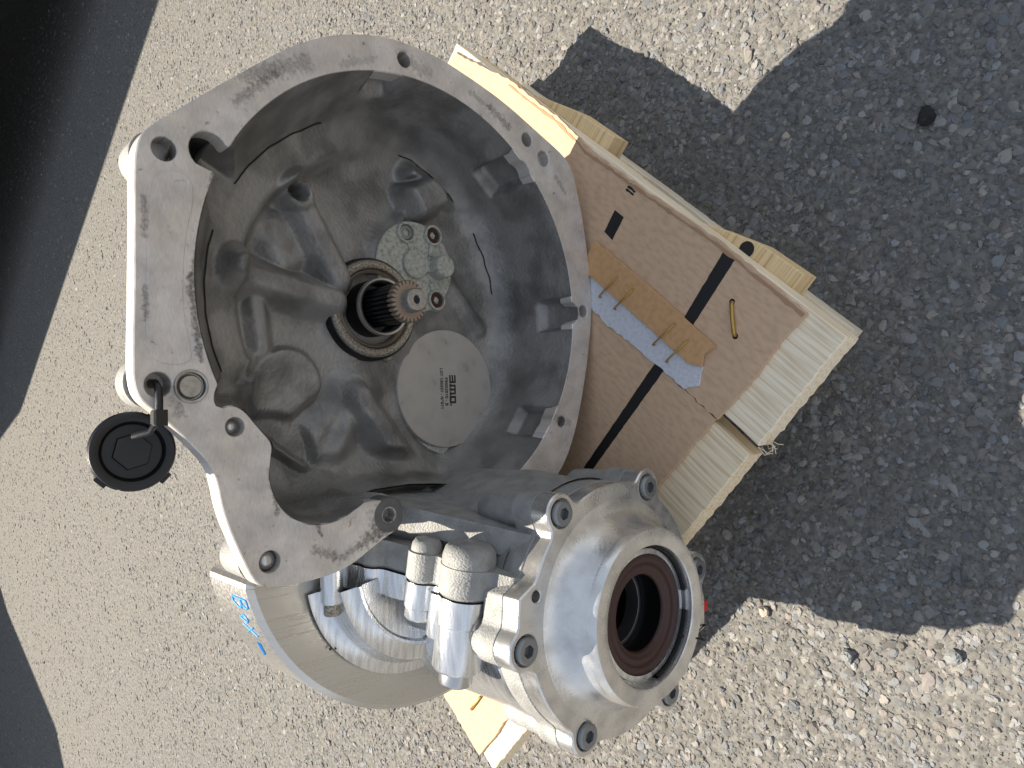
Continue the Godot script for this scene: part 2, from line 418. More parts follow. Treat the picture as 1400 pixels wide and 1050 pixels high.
func ground():
	var n := smooth_noise(0.05, 3, 11); var f := smooth_noise(0.22, 2, 12)
	var xs := axis_steps(-60, 60, -0.50, 0.62, 0.0032); var zs := axis_steps(-60, 20, -1.0, -0.07, 0.0032)
	var verts := PackedVector3Array(); var uvs := PackedVector2Array(); var idx := PackedInt32Array()
	for z in zs:
		for x in xs: verts.append(Vector3(x, ground_height(n, f, x, z), z)); uvs.append(Vector2(x, z))
	var w := xs.size()
	var norms := PackedVector3Array(); norms.resize(verts.size())
	for j in zs.size():
		for i in w:
			var a := verts[j * w + maxi(i - 1, 0)]; var b := verts[j * w + mini(i + 1, w - 1)]
			var c := verts[maxi(j - 1, 0) * w + i]; var d := verts[mini(j + 1, zs.size() - 1) * w + i]
			norms[j * w + i] = (d - c).cross(b - a).normalized()
			if i < w - 1 and j < zs.size() - 1:
				var k := j * w + i
				idx.append_array([k, k + 1, k + w, k + 1, k + w + 1, k + w])
	var arr := []; arr.resize(Mesh.ARRAY_MAX)
	arr[Mesh.ARRAY_VERTEX] = verts; arr[Mesh.ARRAY_NORMAL] = norms; arr[Mesh.ARRAY_TEX_UV] = uvs; arr[Mesh.ARRAY_INDEX] = idx
	var me := ArrayMesh.new(); me.add_surface_from_arrays(Mesh.PRIMITIVE_TRIANGLES, arr)
	var g := MeshInstance3D.new(); g.name = "tarmac"; g.mesh = me
	var base := ntex(0.03, 5, [[0.0, Color(0.34, 0.332, 0.318)], [0.4, Color(0.445, 0.433, 0.410)], [0.6, Color(0.50, 0.485, 0.455)], [1.0, Color(0.56, 0.542, 0.505)]], 81, 1024)
	var m := mat("tarmac", Color(0.86, 0.87, 0.885), 0.95, 0.0, base, Vector3(4.1, 4.1, 4.1))
	g.material_override = m
	g.set_meta("kind", "structure"); add_child(g)
	# stones set in the tarmac
	var kinds := []
	for k in 10: kinds.append(stone_mesh(100 + k, 0.58))
	var cols := [Color(0.205, 0.21, 0.215), Color(0.165, 0.172, 0.18), Color(0.235, 0.23, 0.22), Color(0.20, 0.185, 0.172), Color(0.14, 0.145, 0.15), Color(0.25, 0.235, 0.21), Color(0.22, 0.222, 0.218), Color(0.205, 0.185, 0.17)]
	var dust := [Color(0.150, 0.143, 0.130), Color(0.172, 0.163, 0.146), Color(0.125, 0.12, 0.112), Color(0.158, 0.152, 0.142)]
	var sm := StandardMaterial3D.new(); sm.resource_name = "chippings"; sm.vertex_color_use_as_albedo = true; sm.roughness = 0.85
	var lots := [[], [], [], [], [], [], [], [], [], []]
	var patch := smooth_noise(2.2, 2, 77)
	for pass_ in 5:
		var count: int = [76000, 66000, 140000, 160000, 190000][pass_]
		for i in count:
			var x: float; var z: float; var r: float
			var far := pass_ == 2 or pass_ == 3
			if not far:
				z = rng.randf_range(-1.95, -0.05); var hw := 0.30 - z * 0.46
				if rng.randf() > (1.95 + z) / 1.1: continue
				x = rng.randf_range(-hw, hw)
				r = lerpf(0.0026, 0.0078, pow(rng.randf(), 1.8)) if pass_ == 0 else rng.randf_range(0.0007, 0.0024) if pass_ == 1 else rng.randf_range(0.0006, 0.0018)
			else:
				z = -0.85 - 3.2 * pow(rng.randf(), 0.85); var hw := 0.1 - z * 0.56
				if rng.randf() > (-0.85 - z) / 0.8: continue
				x = rng.randf_range(-hw, hw)
				r = lerpf(0.003, 0.0075, pow(rng.randf(), 1.6)) if pass_ == 2 else rng.randf_range(0.0012, 0.0028)
			if pass_ == 0 and patch.get_noise_2d(x * 3.0, z * 3.0) < -0.1 and rng.randf() < 0.5: continue
			var b := Basis(Vector3.UP, rng.randf() * TAU) * Basis(Vector3(1, 0, 0), rng.randf_range(-0.28, 0.28)) * Basis(Vector3(0, 0, 1), rng.randf_range(-0.28, 0.28))
			b = b * Basis.from_scale(Vector3(r * rng.randf_range(0.8, 1.5), r * rng.randf_range(0.6, 0.95), r * rng.randf_range(0.7, 1.1)))
			var sink := rng.randf_range(0.3, 0.64) if pass_ == 0 else rng.randf_range(0.25, 0.6) if pass_ != 4 else rng.randf_range(0.0, 0.5)
			var y := ground_height(n, f, x, z) - r * sink + (0.0007 if pass_ == 0 else 0.0)
			var c: Color = cols[rng.randi() % cols.size()] if pass_ != 4 and rng.randf() < (0.55 if far else 0.78) else dust[rng.randi() % 4]
			var v := rng.randf_range(0.62, 1.06)
			lots[rng.randi() % 10].append([Transform3D(b, Vector3(x, y, z)), Color(c.r * v, c.g * v, c.b * v)])
	for k in 10:
		var mm := MultiMesh.new(); mm.transform_format = MultiMesh.TRANSFORM_3D; mm.use_colors = true; mm.mesh = kinds[k]
		mm.instance_count = lots[k].size()
		for i in lots[k].size(): mm.set_instance_transform(i, lots[k][i][0]); mm.set_instance_color(i, lots[k][i][1])
		var o := MultiMeshInstance3D.new(); o.name = numbered(self, "stone_chippings"); o.multimesh = mm; o.material_override = sm
		tag(o, "grey and tan stone chippings bedded all over the worn tarmac", "gravel", "chippings bedded in the tarmac"); o.set_meta("kind", "stuff"); add_child(o, true)

func stone_mesh(s: int, flat: float, cuts := 9) -> ArrayMesh:
	var r := RandomNumberGenerator.new(); r.seed = s
	var planes := []
	for i in cuts: planes.append([Vector3(r.randfn(), r.randfn() * 0.6 + 0.15, r.randfn()).normalized(), r.randf_range(0.45, 0.8)])
	planes.append([Vector3(r.randf_range(-0.2, 0.2), 1, r.randf_range(-0.2, 0.2)).normalized(), flat])
	var st := S(); var rows := 6; var seg := 9
	var pts := []
	for j in rows + 1:
		var row := []
		for i in seg:
			var t := PI * j / rows; var a := TAU * (i + (0.5 if j % 2 else 0.0)) / seg
			var d := Vector3(sin(t) * cos(a), cos(t), sin(t) * sin(a))
			var len := 1.0
			for p in planes:
				var c: float = d.dot(p[0])
				if c > 0.05: len = minf(len, p[1] / c)
			row.append(d * len * (1.0 + r.randf_range(-0.03, 0.03)))
		pts.append(row)
	st.set_smooth_group(-1)
	for j in rows:
		for i in seg:
			var a: Vector3 = pts[j][i]; var b: Vector3 = pts[j][(i + 1) % seg]; var c: Vector3 = pts[j + 1][(i + 1) % seg]; var d: Vector3 = pts[j + 1][i]
			if j > 0: st.add_vertex(a); st.add_vertex(c if j % 2 == 0 else d); st.add_vertex(b)
			if j % 2 == 0: 
				if j < rows - 1: st.add_vertex(a); st.add_vertex(d); st.add_vertex(c)
			else:
				if j < rows - 1: st.add_vertex(b); st.add_vertex(d); st.add_vertex(c)
	st.generate_normals()
	return st.commit()

func loose():
	var sm := mat("black stone", Color(0.05, 0.05, 0.052), 0.7)
	var pale := mat("pale stone", Color(0.62, 0.59, 0.54), 0.8)
	var grey_m := mat("grey stone", Color(0.47, 0.48, 0.48), 0.8)
	var list := [[Vector3(0.2003, 0, -0.166), 0.0095, sm, "black angular stone lying loose in the shadow beyond the pallet corner"],
		[Vector3(0.162, 0, -0.185), 0.0068, grey_m, "grey stone standing proud in the shadow near the black stone"],
		[Vector3(0.213, 0, -0.275), 0.0045, pale, "small pale stone in the shadow beside the pallet"],
		[Vector3(-0.221, 0, -0.224), 0.0062, grey_m, "grey stone standing proud of sunlit tarmac, with a dark shadow"],
		[Vector3(-0.2, 0, -0.148), 0.0072, grey_m, "largest grey stone on the sunlit tarmac nearest the viewer"],
		[Vector3(-0.199, 0, -0.295), 0.006, pale, "pale stone at the edge of the gearbox shadow on sunlit tarmac"]]
	for i in list.size():
		var o := MeshInstance3D.new(); o.mesh = stone_mesh(300 + i, 0.7); o.material_override = list[i][2]; o.name = numbered(self, "loose_stone"); add_child(o, true)
		o.transform = Transform3D(Basis(Vector3.UP, i * 1.3) * Basis.from_scale(Vector3(1.15, 0.9, 0.95) * list[i][1]), list[i][0] + Vector3(0, list[i][1] * 0.4, 0))
		tag(o, list[i][3], "stone", "loose stones on the tarmac")

func vans():
	var t := thing("parked_van", "dark van parked beyond the upper left corner, shading the tarmac", "van", "parked vans")
	var side := round_poly(ccw(PackedVector2Array([Vector2(0, 200), Vector2(4300, 200), Vector2(4300, 820), Vector2(3450, 960), Vector2(2900, 1480), Vector2(0, 1480)])), 60, 40)
	var st := S(); plate(st, side, 0, 1750, 30, [], Transform3D.IDENTITY, true); obj("body", st, M["van paint"], t)
	for s in [[-3.0, 0.0], [1753.0, 0.0]]:
		st = S(); plate(st, ccw(PackedVector2Array([Vector2(2250, 920), Vector2(3230, 920), Vector2(2850, 1380), Vector2(2250, 1380)])), s[0], s[0] + 4, 0.5, [], Transform3D.IDENTITY, true); obj("window", st, M["van glass"], t)
	for x in [750.0, 3450.0]:
		for z in [[-8.0, 190.0], [1570.0, 1758.0]]:
			st = S(); rings(st, [[0.0, z[0]], [300.0, z[0]], [315.0, z[0] + 20], [315.0, z[1] - 20], [300.0, z[1]], [210.0, z[1]], [200.0, z[1] - 15]], 40, Transform3D.IDENTITY, 0, TAU, true, x, 316)
			obj("wheel", st, M["tyre"], t)
	var dir := Vector3(-0.612, 0, -0.791)   # along the shadow's edge
	var away := Vector3(0.791, 0, -0.612)
	t.transform = Transform3D(Basis(-dir, Vector3.UP, (-dir).cross(Vector3.UP)), Vector3(0.84, 0, -1.68) + away * 0.335 + dir * 2.6)
	if t.transform.basis.z.dot(away) < 0: t.position += away * 1.75
	var t2: Node3D = t.duplicate(); t2.name = numbered(self, "parked_van"); add_child(t2)
	var d2 := Vector3(-0.733, 0, 0.68); var a2 := Vector3(-0.68, 0, -0.733)
	t2.transform = Transform3D(Basis(-d2, Vector3.UP, (-d2).cross(Vector3.UP)), Vector3(-0.67, 0, -3.19) + a2 * 0.72 + d2 * 3.2)
	if t2.transform.basis.z.dot(a2) < 0: t2.position += a2 * 1.75
	t2.set_meta("label", "dark van parked beyond the left edge, its shadow at the lower left")

# ---------------------------------------------------------------- pallet and card
func pal_frame(y: float) -> Transform3D:   # x along the pallet's near edge (to the left), z along its boards (away); origin at the near right corner
	return Transform3D(Basis(Vector3(-0.7732, 0, -0.6342), Vector3.UP, Vector3(0.6342, 0, -0.7732)), Vector3(0.0312, y, -0.1827))

func rough_board(st: SurfaceTool, lo: Vector3, hi: Vector3, along_z: bool, s: int):   # sawn board, edges a little uneven
	var r := RandomNumberGenerator.new(); r.seed = s
	var p := PackedVector2Array()
	var n := 26
	for e in 4:
		for i in n:
			var t := float(i) / n
			var v: Vector2 = [Vector2(lerpf(lo.x, hi.x, t), lo.z), Vector2(hi.x, lerpf(lo.z, hi.z, t)), Vector2(lerpf(hi.x, lo.x, t), hi.z), Vector2(lo.x, lerpf(hi.z, lo.z, t))][e]
			var end := (e % 2 == 0) == along_z
			p.append(Vector2(v.x, -v.y) + (Vector2(r.randfn(), r.randfn()) * (0.45 if end else 0.18) if i else Vector2.ZERO))
	plate(st, p, lo.y, hi.y, 0.9, [], Transform3D(Basis(Vector3(1, 0, 0), Vector3(0, 0, -1), Vector3(0, 1, 0)), Vector3.ZERO), true)

func pallet():
	var t := thing("wooden_pallet", "small pale softwood pallet on the tarmac, carrying the gearbox on cardboard", "pallet")
	t.transform = pal_frame(0.0)
	for i in 5:
		var st := S(); var x0 := i * 107.5
		var z0: float = [0.0, 0.5, -1.0, 1.0, 0.0][i]
		rough_board(st, Vector3(x0, 95, z0), Vector3(x0 + [98.0, 100.0, 99.0, 97.0, 98.0][i], 116, 503 + z0), true, 400 + i)
		obj("top_board", st, M["wood %d" % (i % 3)], t)
	for z in [[58.0, 155.0], [275.0, 400.0], [425.0, 500.0]]:
		var st := S()
		if z[0] < 420:
			var w: float = z[1] - z[0]
			plate(st, PackedVector2Array([Vector2(-13, -z[0] - 1), Vector2(525, -z[0]), Vector2(525, -z[1]), Vector2(1, -z[1]), Vector2(-4, -z[0] - w * 0.82), Vector2(-12, -z[0] - w * 0.45)]), 73, 94.6, 1.0, [], Transform3D(Basis(Vector3(1, 0, 0), Vector3(0, 0, -1), Vector3(0, 1, 0)), Vector3.ZERO), true)
		else: rough_board(st, Vector3(2, 73, z[0]), Vector3(525, 94.6, z[1]), false, 420)
		obj("cross_board", st, M["wood across"], t)
		for x in [12.0, 220.0, 432.0]:
			st = S(); bar(st, Vector3(x, 20, z[0] + 4), Vector3(x + 86, 72.6, z[1] - 6), 1.2)
			obj("block", st, M["wood 1"], t)
	for x in [10.0, 218.0, 430.0]:
		var st := S(); rough_board(st, Vector3(x, 0.4, 30), Vector3(x + 90, 19.6, 500), true, 440 + int(x))
		obj("bottom_board", st, M["wood 0"], t)
	# round black stamp on the cross board's end, grain knot
	var st := S(); plate(st, circle(Vector2(-3, -108), 6.2, 24), 94.7, 94.95, 0.05, [], Transform3D(Basis(Vector3(1, 0, 0), Vector3(0, 0, -1), Vector3(0, 1, 0)), Vector3.ZERO))
	obj("black_stamp", st, M["black print"], t)
	for k in 9:   # loose fibres on the sawn ends
		st = S(); var bx := 92.0 + rng.randf() * 10
		tube(st, PackedVector3Array([Vector3(bx, 100 + rng.randf() * 12, 1) * MM, Vector3(bx + rng.randf_range(-3, 3), 103 + rng.randf() * 6, -3 - rng.randf() * 4) * MM, Vector3(bx + rng.randf_range(-5, 5), 104, -6 - rng.randf() * 4) * MM]), 0.0003, 4)
		obj("splinter", st, M["wood 0"], t)

const FLAT := Basis(Vector3(1, 0, 0), Vector3(0, 0, -1), Vector3(0, 1, 0))

func card(t: Node3D, called: String, pts: PackedVector2Array, y0: float, y1: float, m: Material, jag := 0.5, s := 1, step := 5.0) -> MeshInstance3D:   # pts in the pallet's plane (x, z)
	var r := RandomNumberGenerator.new(); r.seed = s
	var p := PackedVector2Array()
	for i in pts.size():
		var a := pts[i]; var b := pts[(i + 1) % pts.size()]
		var n := maxi(1, int(a.distance_to(b) / step))
		for k in n:
			var v := a.lerp(b, float(k) / n)
			if k: v += Vector2(r.randfn(), r.randfn()) * jag
			p.append(Vector2(v.x, -v.y))
	var st := S(); plate(st, p, y0, y1, 0.25, [], Transform3D(FLAT, Vector3.ZERO), true)
	return obj(called, st, m, t)

func staple(t: Node3D, called: String, a: Vector2, b: Vector2, y: float, r: float, m: Material):
	var st := S(); var path := PackedVector3Array(); var d := (b - a)
	for q in [[0.0, -3.0], [0.0, 0.3], [0.05, 1.0], [0.5, 1.25], [0.95, 1.0], [1.0, 0.3], [1.0, -3.0]]:
		var v: Vector2 = a + d * q[0]
		path.append(Vector3(v.x, y + q[1] * r * 1.2 if q[1] > 0 else y + q[1], v.y) * MM)
	tube(st, path, r * MM, 8)
	obj(called, st, m, t)

func sheets():
	var t := thing("cardboard_sheet", "brown cardboard sheet stapled over the pallet's right board, black rectangle on it", "cardboard", "cardboard sheets on the pallet")
	t.transform = pal_frame(0.0)
	card(t, "sheet", PackedVector2Array([Vector2(3, 30), Vector2(30, 33), Vector2(60, 31.5), Vector2(103.3, 35), Vector2(103.2, 497), Vector2(8, 497), Vector2(-3, 400), Vector2(-2, 320), Vector2(4, 270), Vector2(2, 190), Vector2(-1, 114)]), 116.2, 119.6, M["cardboard"], 0.45, 1)
	card(t, "corrugated_edge", PackedVector2Array([Vector2(4, 31), Vector2(7, 31.5), Vector2(3.5, 114), Vector2(6, 190), Vector2(8, 270), Vector2(3, 320), Vector2(2, 400), Vector2(0.5, 400), Vector2(0.5, 320), Vector2(6, 270), Vector2(4, 190), Vector2(1.5, 114)]), 119.5, 120.1, M["cardboard edge"], 0.5, 2)
	card(t, "printed_band", PackedVector2Array([Vector2(3, 98), Vector2(3, 110), Vector2(61, 106), Vector2(103, 103.6), Vector2(103, 94), Vector2(61, 95.5)]), 119.55, 119.75, M["black print"], 0.12, 3, 3.0)
	card(t, "printed_rectangle", PackedVector2Array([Vector2(30, 204), Vector2(30, 216), Vector2(50, 214), Vector2(51, 202)]), 119.55, 119.75, M["black print"], 0.1, 4, 4.0)
	for k in 3: card(t, "printed_square", PackedVector2Array([Vector2(5 + k * 2.6, 207), Vector2(5 + k * 2.6, 217), Vector2(6.8 + k * 2.6, 217), Vector2(6.8 + k * 2.6, 207)]), 119.55, 119.75, M["black print"], 0.3, 5 + k, 2.0)
	staple(t, "staple", Vector2(29, 80), Vector2(46, 63), 119.6, 1.5, M["brass"])
	for v in [Vector2(28.5, 80.5), Vector2(46.5, 62.5)]:
		var st := S(); plate(st, circle(Vector2(v.x, -v.y), 2.3, 12), 119.5, 119.72, 0.05, [], Transform3D(FLAT, Vector3.ZERO)); obj("staple_hole", st, M["dark bore"], t)
	t = thing("cardboard_sheet", "larger brown cardboard sheet lying under the gearbox, black band printed across it", "cardboard", "cardboard sheets on the pallet")
	t.transform = pal_frame(0.0)
	card(t, "sheet", PackedVector2Array([Vector2(104.0, 36), Vector2(140, 38), Vector2(202, 41), Vector2(330, 30), Vector2(435, 19), Vector2(531, 19), Vector2(532, 300), Vector2(532, 497), Vector2(104, 497)]), 116.2, 119.4, M["cardboard"], 0.45, 11)
	card(t, "printed_band", PackedVector2Array([Vector2(104.3, 94), Vector2(104.3, 104.5), Vector2(230, 104), Vector2(330, 103), Vector2(330, 94.5), Vector2(230, 96)]), 119.35, 119.55, M["black print"], 0.12, 12, 3.0)
	staple(t, "staple", Vector2(505, 54), Vector2(481, 54), 119.4, 1.3, M["brass"])
	for k in 4:   # creases pressed into the sheet
		card(t, "crease", PackedVector2Array([Vector2(112 + k * 24, 60 + k * 5), Vector2(113.5 + k * 24, 60 + k * 5), Vector2(114 + k * 22, 150 + k * 6), Vector2(113 + k * 22, 150 + k * 6)]), 119.3, 119.5, M["cardboard"], 0.3, 20 + k)
	t = thing("cardboard_strip", "narrow torn cardboard strip with white liner, stapled over the joint between two sheets", "cardboard")
	t.transform = pal_frame(0.0)
	card(t, "white_liner", PackedVector2Array([Vector2(80, 215), Vector2(104, 215), Vector2(109, 164), Vector2(105, 120), Vector2(103, 70), Vector2(93, 62), Vector2(80, 68), Vector2(78, 140)]), 119.7, 120.6, M["white liner"], 0.6, 31, 4.0)
	card(t, "brown_face", PackedVector2Array([Vector2(60, 215), Vector2(86, 215), Vector2(85, 150), Vector2(85, 80), Vector2(80, 69), Vector2(72, 73), Vector2(61, 69), Vector2(59.5, 140)]), 120.65, 123.0, M["strip card"], 0.3, 32, 4.0)
	for q in [[Vector2(94, 181), Vector2(70, 176)], [Vector2(93, 162), Vector2(69, 156)], [Vector2(93, 113), Vector2(68, 107)], [Vector2(96, 95), Vector2(71, 90)]]:
		staple(t, "staple", q[0], q[1], 123.0, 0.75, M["brass"])

# ---------------------------------------------------------------- gearbox
const AX := Vector2(0, 178)          # input shaft
const DIFF := Vector2(-214, 88)      # output axis

var inner_poly: PackedVector2Array

func R_of(a: float) -> float:
	var d := Vector2.from_angle(a)
	var best := 60.0
	var n := inner_poly.size()
	for i in n:
		var hit = Geometry2D.segment_intersects_segment(AX, AX + d * 300.0, inner_poly[i], inner_poly[(i + 1) % n])
		if hit != null: best = maxf(best, AX.distance_to(hit))
	return best

func seg_d(p: Vector2, a: Vector2, b: Vector2) -> float: return p.distance_to(Geometry2D.get_closest_point_to_segment(p, a, b))

func ridge(p: Vector2, a: Vector2, b: Vector2, r: float, h: float) -> float:
	var d := seg_d(p, a, b) / r
	return h * smoothstep(1.25, 0.25, d)

func plateau(p: Vector2, c: Vector2, r: float, h: float, soft := 5.0) -> float: return h * smoothstep(r + soft, r - soft, p.distance_to(c))

func block(p: Vector2, c: Vector2, half: Vector2, turn: float, h: float, soft: float) -> float:
	var q := (p - c).rotated(-turn); q = Vector2(maxf(absf(q.x) - half.x, 0), maxf(absf(q.y) - half.y, 0))
	return h * smoothstep(soft, 0.0, q.length())

func floor_feature(p: Vector2) -> float:
	var h := 0.0
	h = maxf(h, plateau(p, AX, 44, 2, 5))
	h = maxf(h, ridge(p, Vector2(18, 286), Vector2(3, 212), 15.0, 18))
	h = maxf(h, ridge(p, Vector2(74, 240), Vector2(20, 210), 16.0, 20))
	h = maxf(h, plateau(p, Vector2(72, 240), 11, 23, 3) )
	h -= plateau(p, Vector2(75, 243), 5.5, 22, 1.6)
	h = maxf(h, ridge(p, Vector2(8, 268), Vector2(-34, 264), 9.0, 9))
	h = maxf(h, ridge(p, Vector2(-34, 264), Vector2(-56, 275), 10.0, 8))
	h = maxf(h, plateau(p, Vector2(-58, 246), 27, 9, 1.8))
	h = maxf(h, plateau(p, Vector2(36, 138), 40, 5, 6))
	h = maxf(h, block(p, Vector2(94, 126), Vector2(9, 13), 0.5, 26, 11))
	h = maxf(h, block(p, Vector2(112, 112), Vector2(6, 22), -0.3, 17, 12))
	h = maxf(h, plateau(p, Vector2(104, 108), 9, 25, 4))
	h -= plateau(p, Vector2(97, 106), 3.2, 14, 1.2)
	h = maxf(h, block(p, Vector2(44, 246), Vector2(14, 10), 0.6, 8, 14))
	h = maxf(h, ridge(p, Vector2(66, 150), Vector2(84, 138), 6, 7))
	h -= block(p, Vector2(82, 190), Vector2(10, 26), 0.1, 6, 6)
	h -= ridge(p, Vector2(-46, 172), Vector2(-114, 264), 15, 17)
	h = maxf(h, ridge(p, Vector2(-66, 190), Vector2(-112, 226), 22, 9))
	h = maxf(h, ridge(p, Vector2(-66, 192), Vector2(-142, 134), 15, 19))
	h = maxf(h, ridge(p, Vector2(-116, 164), Vector2(-104, 148), 5, 7))
	h = maxf(h, ridge(p, Vector2(30, 96), Vector2(-8, 60), 8, 5))
	h -= plateau(p, Vector2(-110, 256), 32, 14, 3)
	h = maxf(h, ridge(p, Vector2(-80, 280), Vector2(-140, 196), 3.5, 9) if p.distance_to(AX) > 80 else h)
	return h

func profile(list: Array, s: float) -> Vector2:
	var t := s * (list.size() - 1); var i := mini(int(t), list.size() - 2)
	var f := t - i
	var p0: Vector2 = list[maxi(i - 1, 0)]; var p1: Vector2 = list[i]; var p2: Vector2 = list[i + 1]; var p3: Vector2 = list[mini(i + 2, list.size() - 1)]
	return p1.lerp(p2, f) if i == 0 else p1.cubic_interpolate(p2, p0, p3, f)

var PA := [Vector2(153, 0), Vector2(148, -14), Vector2(141, -28), Vector2(134, -42), Vector2(128, -46), Vector2(116, -48.5), Vector2(109, -52), Vector2(104, -66), Vector2(97, -71), Vector2(80, -71), Vector2(60, -71), Vector2(45, -70), Vector2(20, -70), Vector2(0, -70)]
var PB := [Vector2(153, 0), Vector2(151, -16), Vector2(149, -32), Vector2(147, -48), Vector2(144, -62), Vector2(138, -71), Vector2(130, -77), Vector2(119, -80), Vector2(106, -80), Vector2(86, -77), Vector2(62, -73), Vector2(45, -70), Vector2(20, -70), Vector2(0, -70)]

func wall_point(a: float, s: float, r0: float) -> Vector3:
	var deg := rad_to_deg(a)
	var up := smoothstep(-25.0, 35.0, deg) * (1.0 - smoothstep(112.0, 132.0, deg))   # the ledge is on the upper side only
	var A := profile(PA, s); var B := profile(PB, s)
	var p := B.lerp(A, up)
	var share := smoothstep(60.0, 130.0, p.x)
	var r := p.x * lerpf(1.0, r0 / 153.0, share)
	# bolt pockets cut into the wall behind the flange
	for q in [[Vector2(136, 199), 10.0, 24.0, 7.0], [Vector2(104, 84), 13.0, 46.0, 9.0], [Vector2(0, 24), 12.0, 34.0, 6.5], [Vector2(-86, 60), 13.0, 38.0, 7.0], [Vector2(68, 321), 16.0, 42.0, 27.0]]:
		var qa: float = (q[0] - AX).angle()
		var d := absf(wrapf(a - qa, -PI, PI)) * r0
		if d < q[1] * 1.3 and p.y > -q[2] - 8: r += q[3] * smoothstep(q[1] * 1.12, q[1] * 0.9, d) * smoothstep(-q[2] - 3, -q[2] + 3, p.y)
	var gap := smoothstep(14.0, 6.0, absf(wrapf(deg + 0.0 - 185.0, -180.0, 180.0)) - 12.0)
	var k := p.y
	if gap > 0: k = lerpf(k, -40.0 + k * 30.0 / 70.0, gap * smoothstep(50.0, 90.0, p.x))
	var xy := AX + Vector2.from_angle(a) * r
	var f := floor_feature(xy) * smoothstep(136.0, 118.0, p.x)
	return Vector3(xy.x, xy.y, k + f)

func gearbox():
	var g := thing("gearbox", "bare aluminium gearbox standing on the pallet, open bell housing towards the viewer", "gearbox")
	g.transform = Transform3D(Basis(Vector3(0.9992, 0, -0.03997), Vector3(-0.002, 0.99875, -0.04994), Vector3(0.03992, 0.04998, 0.99795)), Vector3(0.0593, 0.1203, -0.3919))
	var st: SurfaceTool
	# --- flange: a C-shaped plate round the mouth
	var outer := [Vector2(19, 0), Vector2(50, 3), Vector2(81, 8), Vector2(108, 15), Vector2(122, 20), Vector2(131, 29), Vector2(144, 60), Vector2(159, 95), Vector2(169, 131), Vector2(175, 158), Vector2(176.5, 183), Vector2(175, 207), Vector2(167, 235), Vector2(156, 258), Vector2(141, 280), Vector2(111, 316), Vector2(92, 338), Vector2(80, 352), Vector2(73, 358), Vector2(62, 361), Vector2(35, 361), Vector2(-11, 362), Vector2(-42, 363), Vector2(-58, 363), Vector2(-67, 360), Vector2(-74, 351), Vector2(-95, 331), Vector2(-104, 324), Vector2(-112, 321), Vector2(-130, 318), Vector2(-149, 311), Vector2(-165, 304), Vector2(-174, 299), Vector2(-177, 292), Vector2(-178, 264), Vector2(-174, 238), Vector2(-160, 216), Vector2(-156, 203), Vector2(-147, 196), Vector2(-138, 199), Vector2(-135, 211)]
	var inner := [Vector2(-134, 225), Vector2(-138, 234), Vector2(-143, 243), Vector2(-145, 256), Vector2(-143, 269), Vector2(-137, 279), Vector2(-128, 286), Vector2(-117, 290), Vector2(-106, 291), Vector2(-94, 287), Vector2(-84, 297), Vector2(-74, 304), Vector2(-70, 312), Vector2(-73, 319), Vector2(-67, 322), Vector2(-58, 319)]
	for i in 60:   # the round mouth, clockwise from upper left to lower left
		var a := lerpf(114.0, -153.0, i / 59.0)
		inner.append(AX + Vector2(0, 0) + Vector2.from_angle(deg_to_rad(a)) * 153.0)
	var tail := [Vector2(-140, 108), Vector2(-141, 58), Vector2(-127, 42), Vector2(-105, 28), Vector2(-75, 17), Vector2(-38, 7), Vector2(0, 0)]
	var ol := PackedVector2Array(outer); var il := PackedVector2Array(inner); var tl := PackedVector2Array(tail)
	var poly := PackedVector2Array(); poly.append_array(ol); poly.append_array(il); poly.append_array(tl)
	poly = ccw(tidy(chaikin(poly, 2), 0.6))
	inner_poly = il.duplicate(); inner_poly.append_array(PackedVector2Array([Vector2(-137, 112), Vector2(-133, 140), Vector2(-131, 165), Vector2(-132, 195), Vector2(-135, 213)]))
	# radial notches where the bolt pockets open into the flange
	for q in [[Vector2(72, 322), Vector2(60, 306), 11.0], [Vector2(138, 201), Vector2(134, 198), 7.5], [Vector2(106, 80), Vector2(98, 90), 11.0], [Vector2(0, 26), Vector2(0, 34), 9.0], [Vector2(-85, 62), Vector2(-81, 69), 10.0]]:
		var cut := union([circle(q[0], q[2], 24), circle(q[1], q[2] + 1.0, 24)])
		poly = minus(poly, cut)
	poly = round_poly(ccw(tidy(poly, 0.4)), 1.6, 1.6)
	var holes := [[Vector2(68, 346), 6.6, -1], [Vector2(164, 188), 5.4, -1], [Vector2(134.5, 72), 5.6, -1], [Vector2(123, 54), 6.4, 9.0], [Vector2(2, 11.5), 5.2, -1], [Vector2(-90, 42), 4.6, -1], [Vector2(-83, 310), 5.6, 10.0], [Vector2(-162, 291), 6.6, 11.0], [Vector2(-145, 209), 4.6, 8.0], [Vector2(-59, 351), 6.8, -1], [Vector2(-60, 334), 8.6, 3.0]]
	st = S(); plate(st, poly, -13, 0, 0.7, holes, Transform3D.IDENTITY, true)
	obj("flange", st, M["flange"], g)
	# raised machined panels on the flange face
	st = S(); plate(st, chaikin(PackedVector2Array([Vector2(50, 354), Vector2(57, 345), Vector2(57, 334), Vector2(46, 330), Vector2(19, 336.5), Vector2(-17, 338), Vector2(-38, 334), Vector2(-46, 333), Vector2(-49, 342), Vector2(-46, 354), Vector2(-38, 357), Vector2(0, 356)]), 2), -0.5, 0.5, 0.3)
	obj("machined_pad", st, M["flange"], g)
	# dowels and plugs in the flange
	st = S(); rings(st, [[9.4, -1, 1], [9.2, 0.8, 0], [8.8, 1.2, 1], [8.0, 1.2, 0], [7.7, 0.8, 1], [7.5, -2.4, 1], [6.6, -2.6, 1], [6.4, -0.6, 0], [5.8, 0.0, 1]], 36, Transform3D.IDENTITY, 0, TAU, true, -60, 334); obj("plug", st, M["steel"], g)
